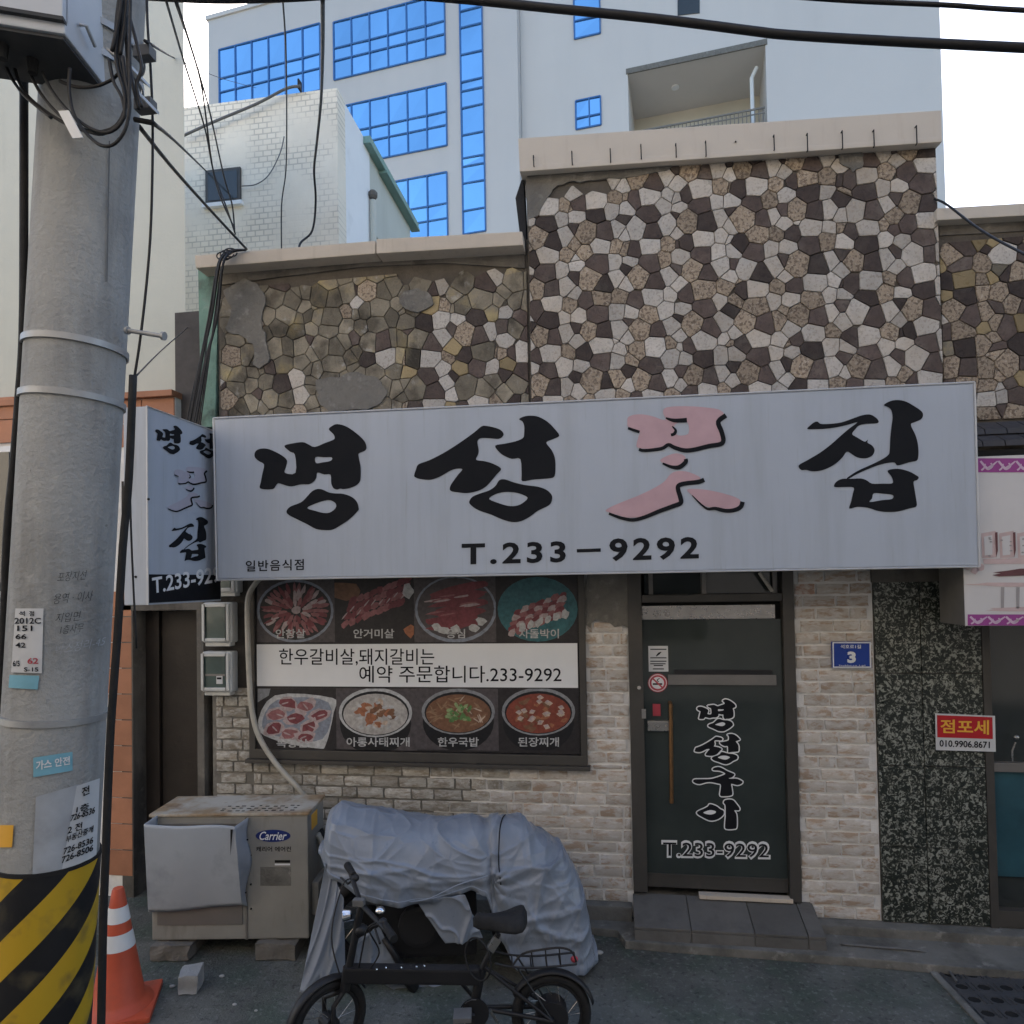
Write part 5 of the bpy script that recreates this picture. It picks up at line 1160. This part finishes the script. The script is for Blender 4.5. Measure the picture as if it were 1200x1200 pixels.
# pebbles and litter
rp = random.Random(2)
for i, (x, y, s_) in enumerate([(260, 1145, .02), (275, 1178, .015), (202, 1157, .02), (702, 1118, .03), (545, 1180, .012), (300, 1185, .012)]):
    c = PZ(x, y, 0); lab = ['pale pebble by the broken brick', 'small pale pebble between the cone and the bicycle', 'pebble beside the traffic cone base', 'flat pale scrap on the ground by the cover', 'small pebble below the bicycle', 'tiny pebble before the bicycle wheel'][i]
    b = MB(); b.ball(c+UP*s_*.35, (s_, s_*.7, s_*.4), 8, 5); tag(b.build('pebble', M['rubble'], None, smooth=True), lab, 'pebble', 'loose pebbles on the ground')

# ---------------------------------------------------------------- traffic cone
cc = PZ(139, 1183, 0)
TC = thing('traffic_cone', cc, 'orange traffic cone with two white bands behind the utility pole', 'traffic cone')
ch_ = .70
prof = lambda z: .030+(.150-.030)*(1-z/ch_)
b = MB(Matrix.Translation(cc) @ Matrix.Rotation(.45, 4, 'Z'))
b.box(-.2, -.2, 0, .2, .2, .035); b.build('base', M['cone'], TC, bevel=.012)
rr_ = [(.185, .034), (.175, .05), (.152, .06)]+[(prof(z), z) for z in (.08, .35, .415, .52, .60, .69)]+[(.026, .70), (.0, .70)]
MB().lathe(rr_, cc, 32).build('body', M['cone'], TC, smooth='auto')
for z0, z1 in ((.365, .455), (.515, .60)): MB().lathe([(prof(z0)+.002, z0), (prof(z1)+.002, z1)], cc, 32).build('reflective_band', M['cone_white'], TC, smooth=True)

# ---------------------------------------------------------------- covered motorcycle
ml, mr_ = Vector((-1.93, -.86, 0)), Vector((-.26, -.50, 0)); mx_ = (mr_-ml).normalized(); mn = Vector((-mx_.y, mx_.x, 0)); ML = (mr_-ml).length
MC = thing('covered_motorcycle', (ml+mr_)/2, 'motorcycle under a creased grey blue tarpaulin parked against the brick wall', 'motorcycle')
def mpl(x, y): return PL(x, y, ml, mn)
sil = [(mpl(x, y)-ml) for x, y in [(383, 985), (388, 950), (400, 944), (430, 950), (465, 956), (500, 965), (540, 962), (575, 958), (600, 963), (630, 976), (655, 993), (672, 1018), (682, 1045), (690, 1080), (694, 1108)]]
sil = [(p.dot(mx_), p.z) for p in sil]
def interp(t, tab):
    if t <= tab[0][0]: return tab[0][1]
    for a, b in zip(tab, tab[1:]):
        if t <= b[0]: u = (t-a[0])/max(1e-6, b[0]-a[0]); u = u*u*(3-2*u)*.5+u*.5; return a[1]+(b[1]-a[1])*u
    return tab[-1][1]
s0_, s1_ = sil[0][0]-.03, sil[-1][0]+.02
hem = [(s0_, .80), (s0_+.12, .70), (s0_+.30, .60), (s0_+.50, .545), (s0_+.72, .55), (s0_+.93, .60), (s0_+1.02, .56), (s0_+1.10, .30), (s0_+1.20, .12), (s1_, .03)]
wid = [(s0_, .10), (s0_+.1, .24), (s0_+.35, .30), (s0_+.7, .27), (s0_+1.0, .25), (s1_-.3, .24), (s1_-.12, .19), (s1_, .05)]
def ridge(p):
    return 1-abs(noise.noise(p))*2
def cover(u, v):
    s = s0_+(s1_-s0_)*u; tz = interp(s, sil); hz = min(interp(s, hem), tz-.04); W = interp(s, wid)
    bz = max(.12, hz*.6)
    # v 0 back hem .. .45 ridge .. 1 front hem
    if v < .45: q = v/.45; off = W*math.cos(q*math.pi/2)**.7; z = bz+(tz-bz)*math.sin(q*math.pi/2)**.8
    else:
        q = (v-.45)/.55; off = -W*1.05*math.sin(q*math.pi/2)**.75; z = hz+(tz-hz)*math.cos(q*math.pi/2)**.62
    sc0 = s0_+1.06; gt_ = math.exp(-((s-sc0+.10*(z-.6))/.035)**2)          # cinched by the cord
    off *= 1-.13*gt_; z -= .025*gt_*max(0, 1-abs(v-.45)*3)
    p = ml+mx_*s+mn*off+UP*z
    wv = .10*noise.noise((s*1.3, z*1.9, 1.7)); q2 = z+.16*s-.35*off+wv
    def crease(k, fx, fy, sharp, qq=None):
        d_ = noise.voronoi((s*fx+k*7.1, (q2 if qq is None else qq)*fy, k*3.3))[0]; return math.exp(-(d_[1]-d_[0])*sharp)
    fm = min(1, max(0, (s-s0_-.02)/.1))
    wr = fm*(.030*crease(1, .9, 4.6, 9)+.018*crease(2, 1.9, 8.5, 9)+.009*crease(3, 4.5, 11, 7)+.012*crease(4, 3.2, 2.6, 10, z+.5*s))+.016*noise.noise((s*2.2, z*2.5, off*2))+.002*noise.noise((s*25, z*25, off*25))
    if s > sc0:                                                            # folds fanning out from the tied point
        dx_, dz_ = s-sc0, z-.62; rr_ = math.hypot(dx_, dz_); an_ = math.atan2(dz_, dx_)
        wr += .035*math.exp(-rr_/.22)*abs(math.sin(an_*5+noise.noise((rr_*6, 0, 0))*1.5))+.034*crease(5, 2.6, 3.2, 9, z)+.016*crease(6, 5, 6, 8, z-.6*s)*min(1, rr_*3)
    tens = .75 if v > .3 else .4
    drape = .006*math.sin(s*34+z*6+3*noise.noise((s*3, 0, 0)))*max(0, v-.75)/.25
    nrm = (mn*(-1 if v > .45 else 1)*abs(math.sin((v-.45)*2.2))+UP*math.cos((v-.45)*2.6)).normalized()
    return p+nrm*(wr*tens)+mn*drape
cov = MB().grid(cover, 320, 190).build('tarpaulin', M['tarp'], MC, smooth=True, solid=.003)
# gathered hem, tie cord and loose folds
MB().tube([cover(.03+.6*i/60, .995) for i in range(61)], .0045, 6).build('hem', M['tarp_under'], MC, smooth=True)
MB().tube(cr([cover((1.06+d_)/((s1_-s0_)), v_)-mn*.022+UP*.008 for d_, v_ in ((.10, .40), (.075, .5), (.055, .6), (.045, .7), (.04, .8), (.05, .88))], 6, False), .004, 5).build('tie_cord', M['ink'], MC, smooth=True)
MB().tube(cr([cover(.60, .93)-mn*.02, cover(.50, .97)-mn*.03, cover(.40, .99)-mn*.03, cover(.33, .995)-mn*.02], 6, False), .0035, 5).build('tie_cord', M['tarp_under'], MC, smooth=True)
def flap(name, px4, off, amp, seed, nu=40, nv=40):
    B = bil(px4)
    def fn(u, v):
        q = B(u, v); p = PL(q.x, q.y, ml-mn*off, mn)
        d = Vector((u*1.8+v*.9+seed, v*.9-u*.5, seed)); return p+mn*(-amp*1.3*max(0, ridge(d*.7))**5-amp*.6*max(0, ridge(d*1.5+Vector((3, 1, 0))))**6+amp*.5*math.sin(u*3+v*2+seed))
    return MB().grid(fn, nu, nv).build(name, M['tarp'], MC, smooth=True, solid=.003)
flap('tarpaulin_fold', [(382, 1010), (404, 1050), (405, 1150), (352, 1160)], .25, .025, 1.3)
flap('tarpaulin_fold', [(418, 1100), (444, 1085), (468, 1140), (400, 1142)], .20, .02, 4.3)
flap('tarpaulin_fold', [(486, 1054), (545, 1046), (566, 1100), (522, 1104)], .27, .03, 2.2)
flap('tarpaulin_fold', [(440, 1146), (555, 1146), (552, 1168), (500, 1178)], .17, .03, 3.4)
def wheel_at(c, r, tw, ax, parent, hub=.05, spokes=12, mt=None, rim=None, tname='wheel'):
    b = MB(); ax = Vector(ax).normalized(); q = ax.to_track_quat('Z', 'Y'); n = 36
    w_ = MB(); w_.tube([c+q @ Vector(((r-tw)*math.cos(2*math.pi*k/n), (r-tw)*math.sin(2*math.pi*k/n), 0)) for k in range(n)], tw, 9, closed=True)
    o = w_.build(tname, mt or M['rubber'], parent, smooth=True)
    rm = MB(); rm.tube([c+q @ Vector(((r-2.1*tw)*math.cos(2*math.pi*k/n), (r-2.1*tw)*math.sin(2*math.pi*k/n), 0)) for k in range(n)], tw*.45, 6, closed=True)
    rm.build('rim', rim or M['black_plastic'], o, smooth=True)
    h_ = MB(); h_.cyl(c-ax*.045, c+ax*.045, hub, n=20); h_.cyl(c-ax*.06, c+ax*.06, .012, n=8); h_.build('hub', M['black_plastic'], o, bevel=.006)
    if spokes:
        s = MB()
        for k in range(spokes):
            t = 2*math.pi*k/spokes; s.cyl(c+ax*(.02 if k % 2 else -.02)+q @ Vector((hub*math.cos(t+.3), hub*math.sin(t+.3), 0)), c+q @ Vector(((r-2.1*tw)*math.cos(t), (r-2.1*tw)*math.sin(t), 0)), .0016, n=4, caps=False)
        s.build('spokes', M['steel'], o)
    return o
wheel_at(ml+mx_*.36+mn*.05+UP*.29, .29, .045, mn, MC, .09, 10); wheel_at(ml+mx_*1.42+UP*.29, .29, .05, mn, MC, .09, 10)
eb = MB(Matrix.Translation(ml) @ Matrix.Rotation(math.atan2(mx_.y, mx_.x), 4, 'Z'))
eb.box(.45, -.15, .15, 1.05, .15, .58); eb.box(.55, -.12, .55, 1.25, .12, .82); eb.cyl((.7, -.2, .36), (.7, .2, .36), .13)
eb.build('engine', M['black_plastic'], MC, bevel=.03)
MB().tube([mpl(470, 1112)-mn*.22, mpl(490, 1135)-mn*.22], .03).tube([mpl(455, 1080)-mn*.2, mpl(475, 1110)-mn*.22], .02).build('exhaust', M['black_plastic'], MC, smooth=True)

# ---------------------------------------------------------------- folding electric bicycle
Rg, Fg = PZ(647, 1236, 0), PZ(386, 1246, 0); bx = (Rg-Fg).normalized(); bn = Vector((-bx.y, bx.x, 0))   # bn points to the wall
BK = thing('folding_bicycle', (Rg+Fg)/2, 'black folding electric bicycle with a rear rack in front of the covered motorcycle', 'bicycle')
def bp(x, y, o=0.): return PL(x, y, Rg+bn*o, bn)
WR = .208
rc_, fc_ = Rg+UP*WR, Fg+UP*WR
wheel_at(rc_, WR, .024, bn, BK, .085, 14, tname='wheel')
sa = R(38); fax = (bn*math.cos(sa)-bx*math.sin(sa)).normalized(); fdir = (bx*math.cos(sa)+bn*math.sin(sa))
wheel_at(fc_, WR, .024, fax, BK, .04, 14, tname='wheel')
def arc(c, d, r, a0, a1, n=14): return [c+d*r*math.cos(a0+(a1-a0)*i/n)+UP*r*math.sin(a0+(a1-a0)*i/n) for i in range(n+1)]
def fender(name, c, d, ax, r, a0, a1, w_=.032):
    n = 16; b = MB(); b.grid(lambda u, v: c+d*(r-.012*abs(v*2-1)**2)*math.cos(a0+(a1-a0)*u)+UP*(r-.012*abs(v*2-1)**2)*math.sin(a0+(a1-a0)*u)+ax*(v-.5)*2*w_, n, 4)
    return b.build(name, M['black_plastic'], BK, smooth=True, solid=.003)
fender('fender', rc_, bx, bn, WR+.022, R(15), R(150)); fender('fender', fc_, fdir, fax, WR+.022, R(30), R(200))
hd = bp(408, 1140); sttop = bp(423, 1062)
hdt = hd+UP*.05
tb = lambda name, pts, r, m='black_plastic', n=10: MB().tube(pts, r, n).build(name, M[m], BK, smooth='auto')
# main beam: boxed battery tube
p0, p1 = bp(405, 1141), bp(562, 1143)
bm_ = MB(); up_ = UP*.042; bm_.prism([p0-up_*.9-bn*.03, p1-up_*.9-bn*.03, p1+up_-bn*.03, p0+up_-bn*.03], bn*.06); bm_.build('main_beam', M['black_plastic'], BK, bevel=.012)
for x, y in ((441, 1136), (452, 1134), (470, 1134), (488, 1133), (497, 1132)): MB().ball(bp(x, y, -.034), (.006, .005, .005), 6, 4).build('bolt', M['chrome'], BK)
bb = bp(556, 1180); st0 = bp(556, 1172); st1 = bp(584, 1094)
tb('seat_tube', [bb, bp(565, 1135)], .022); tb('seat_post', [bp(565, 1135), st1], .015, 'black_plastic')
MB().prism([bp(571, 1112, -.025), bp(580, 1099, -.025), bp(587, 1104, -.025), bp(578, 1118, -.025)], bn*.04).build('seat_clamp', M['steel'], BK, bevel=.004)
tb('chain_stay', [bb, rc_-bn*.06], .011); tb('chain_stay', [bb, rc_+bn*.06], .011); tb('seat_stay', [bp(566, 1132), rc_-bn*.06], .009); tb('seat_stay', [bp(566, 1132), rc_+bn*.06], .009)
tb('down_tube', [p1, bb], .025)
MB().cyl(bb-bn*.055, bb-bn*.048, .075, n=28).build('chainring', M['black_plastic'], BK)
tb('crank_arm', [bb-bn*.07, bp(540, 1186, -.08)], .010); tb('crank_arm', [bb+bn*.07, bb+bn*.07-bx*.1+UP*.12], .010)
pdl = bp(542, 1190, -.12); MB(Matrix.Translation(pdl) @ Matrix.Rotation(math.atan2(bx.y, bx.x), 4, 'Z')).box(-.045, -.045, -.012, .045, .045, .012).build('pedal', M['grey_cable'], BK, bevel=.004)
tb('chain', arc(bb-bn*.052, bx, .07, R(80), R(280), 10)+[rc_-bn*.05-UP*.035], .004, 'steel', 5)
# saddle
sc_ = bp(588, 1076)
def sad(u, v):
    x = -.145+.27*v; w_ = .028+.072*max(0, min(1, (v-.3)/.5))**1.2; w_ *= (1 if v < .93 else .8)
    a = math.pi*u; endk = min(1, v/.08, (1-v)/.06+.2)
    return sc_+bx*x+bn*(-w_*math.cos(a)*1.05)*max(.35, endk)+UP*(.034*math.sin(a)**.8*endk+.03*(v-.4)**2*3-.015+-.03*abs(math.cos(a))**3)
MB().grid(sad, 16, 22).build('saddle', M['rubber'], BK, smooth=True, solid=.012)
tb('saddle_rail', [sc_-bx*.09-bn*.02-UP*.012, sc_-bx*.02-bn*.02-UP*.04, sc_+bx*.05-bn*.03-UP*.03, sc_+bx*.1-bn*.03-UP*.01], .004, 'steel', 6)
MB().ball(sc_+bx*.0-UP*.045, (.03, .02, .02), 10, 6).build('saddle_clamp', M['black_plastic'], BK, smooth=True)
# rack
rk = MB(); zo = .055
for o_ in (-zo, zo):
    top_ = [bp(x, y, 0)+bn*o_ for x, y in ((600, 1125), (612, 1111), (635, 1106), (655, 1104), (668, 1108), (674, 1120))]
    low_ = [bp(x, y, 0)+bn*o_ for x, y in ((580, 1122), (600, 1126), (630, 1127), (674, 1123))]
    rk.tube(cr(low_, 4, False), .0055, 6)
    if o_ < 0: rk.tube(cr(top_, 4, False), .0055, 6)
    for (xa, ya, xb, yb_) in ((622, 1109, 624, 1126), (638, 1106, 640, 1126), (654, 1104, 656, 1126)): (rk.tube([bp(xa, ya)+bn*o_, bp(xb, yb_)+bn*o_], .004, 5) if o_ < 0 else None)
    rk.tube([bp(606, 1127)+bn*o_, rc_+bn*o_], .005, 5)
for (x, y) in ((600, 1126), (622, 1127), (640, 1127), (656, 1126), (674, 1123)): rk.tube([bp(x, y)-bn*zo, bp(x, y)+bn*zo], .004, 5)
rk.build('rack', M['black_plastic'], BK, smooth='auto')
MB().ball(bp(673, 1124), (.02, .012, .018), 10, 6).build('tail_lamp', M['sticker_red'], BK, smooth=True)
# ring lock hanging on the beam
lk = bp(560, 1124, -.06); MB().tube([lk+(bx*.62-bn*.5)*.105*math.cos(2*math.pi*k/28)+UP*.105*math.sin(2*math.pi*k/28) for k in range(28)], .005, 6, closed=True).build('cable_lock', M['rubber'], BK, smooth=True)
# steering
fk = MB(); crn = bp(404, 1160)
tb('fork', [crn, fc_-fax*.055+UP*.1, fc_-fax*.055], .013); tb('fork', [crn, fc_+fax*.055+UP*.1, fc_+fax*.055], .013)
tb('head_tube', [crn, hd+UP*.03], .026); tb('stem', [hd, sttop], .019)
MB().ball(sttop-UP*.12, (.035, .035, .03), 10, 6).build('stem_hinge', M['black_plastic'], BK, smooth=True)
zb2 = sttop.z
hA = sttop+(PZ(398, 1010, zb2)-sttop).normalized()*.34; hB = sttop+(PZ(478, 1112, zb2)-sttop).normalized()*.36; hA = hA+UP*.075; hB = hB-UP*.01; hm = (hB-hA).normalized()
sttop2 = (hA+hB)/2
tb('handlebar', [hA, sttop+UP*.012, hB], .0125)
MB().cyl(hA-hm*.02, hA+hm*.10, .021, .018, 12).build('grip', M['rubber'], BK, bevel=.004); MB().cyl(hB+hm*.02, hB-hm*.10, .021, .018, 12).build('grip', M['rubber'], BK, bevel=.004)
for hq, sg_ in ((hA+hm*.13, 1), (hB-hm*.13, -1)):
    tb('brake_lever', [hq, hq-bx*.04-UP*.03, hq-hm*sg_*.10-bx*.05-UP*.045], .006); MB().ball(hq, (.022, .022, .02), 8, 6).build('brake_clamp', M['black_plastic'], BK, smooth=True)
bl = hB-hm*.17+UP*.03; MB().lathe([(.024, 0), (.024, .008), (.018, .018), (.006, .023), (0, .023)], bl, 16).build('bell', M['chrome'], BK, smooth='auto')
MB().box(*(sttop+Vector((-.03, -.045, .015))), *(sttop+Vector((.03, -.01, .05)))).build('display', M['grey_cable'], BK, bevel=.006)
MB().cyl(sttop-bx*.05-UP*.04, sttop-bx*.09-UP*.045, .022, .03, 14).build('headlamp', M['chrome'], BK, bevel=.004)
for k_, (a_, b__) in enumerate(((hA+hm*.14, crn), (hB-hm*.14, bp(420, 1138)), (hB-hm*.12, bp(430, 1140)))):
    md_ = (a_+b__)/2-bx*(.10-.06*k_)-UP*.02; MB().tube(cr([a_, a_-bx*.07-UP*.03, md_, b__], 6, False), .004, 6).build('brake_cable', M['cable'], BK, smooth=True)
tb('kick_stand', [bb+bx*.08-bn*.03, PZ(600, 1228, .0)], .008, 'steel', 6)

# ---------------------------------------------------------------- drain grate and hose
gt = thing('drain_grate', (2.3, -.7, 0), 'dark cast iron drain grate with rows of round holes set in the ground', 'grate')
ga, gb = PZ(1094, 1135, .006), PZ(1210, 1138, .006)
gxd = (gb-ga); gxd.z = 0; gxd.normalize(); gyd = Vector((gxd.y, -gxd.x, 0))
cw, cd_ = .125, .125
pb_ = MB()
def gpt(i, j, z=.008): q = ga+gxd*i*cw+gyd*j*cd_; return Vector((q.x, q.y, z))
for i in range(8):
    for j in range(6):
        c = gpt(i+.5, j+.5); o8 = [c+gxd*.036*math.cos(k*math.pi/4+math.pi/8)+gyd*.030*math.sin(k*math.pi/4+math.pi/8) for k in range(8)]
        o4 = [gpt(i+1, j+.5), gpt(i+1, j+1), gpt(i+.5, j+1), gpt(i, j+1), gpt(i, j+.5), gpt(i, j), gpt(i+.5, j), gpt(i+1, j)]
        pb_.add(o4+o8, [(k, (k+1) % 8, 8+(k+1) % 8, 8+k) for k in range(8)])
        pb_.add(o8+[v-UP*.006 for v in o8], [(k, (k+1) % 8, 8+(k+1) % 8, 8+k) for k in range(8)])
        for t in (-.047, .047): pb_.prism([c+gxd*(t-.004)-gyd*.04, c+gxd*(t+.004)-gyd*.04, c+gxd*(t+.004)+gyd*.04, c+gxd*(t-.004)+gyd*.04], UP*.005)
pb_.build('grate_plate', M['grate'], gt, keep=True)
MB().prism([gpt(-.1, -.1, .0045), gpt(8.1, -.1, .0045), gpt(8.1, 6.1, .0045), gpt(-.1, 6.1, .0045)], UP*-.003).build('pit', M['void'], gt)
fr_ = MB()
for (a, b, c, d) in ((-.35, -.35, 8.3, -.02), (-.35, -.02, -.02, 6.3)): fr_.prism([gpt(a, b, .001), gpt(c, b, .001), gpt(c, d, .001), gpt(a, d, .001)], UP*.012)
fr_.build('rim', M['kerb'], gt, bevel=.003)
o = MB().tube(cr([PZ(x, y, .065 if x < 1085 else .02) for x, y in [(985, 1106), (1030, 1110), (1078, 1114), (1095, 1122), (1110, 1135), (1121, 1150)]], 5, False), .008, 7).build('hose', M['grey_cable'], None, smooth=True)
tag(o, 'thin grey hose lying along the kerb down to the drain grate', 'hose')
bpy.data.scenes.remove(TMP)
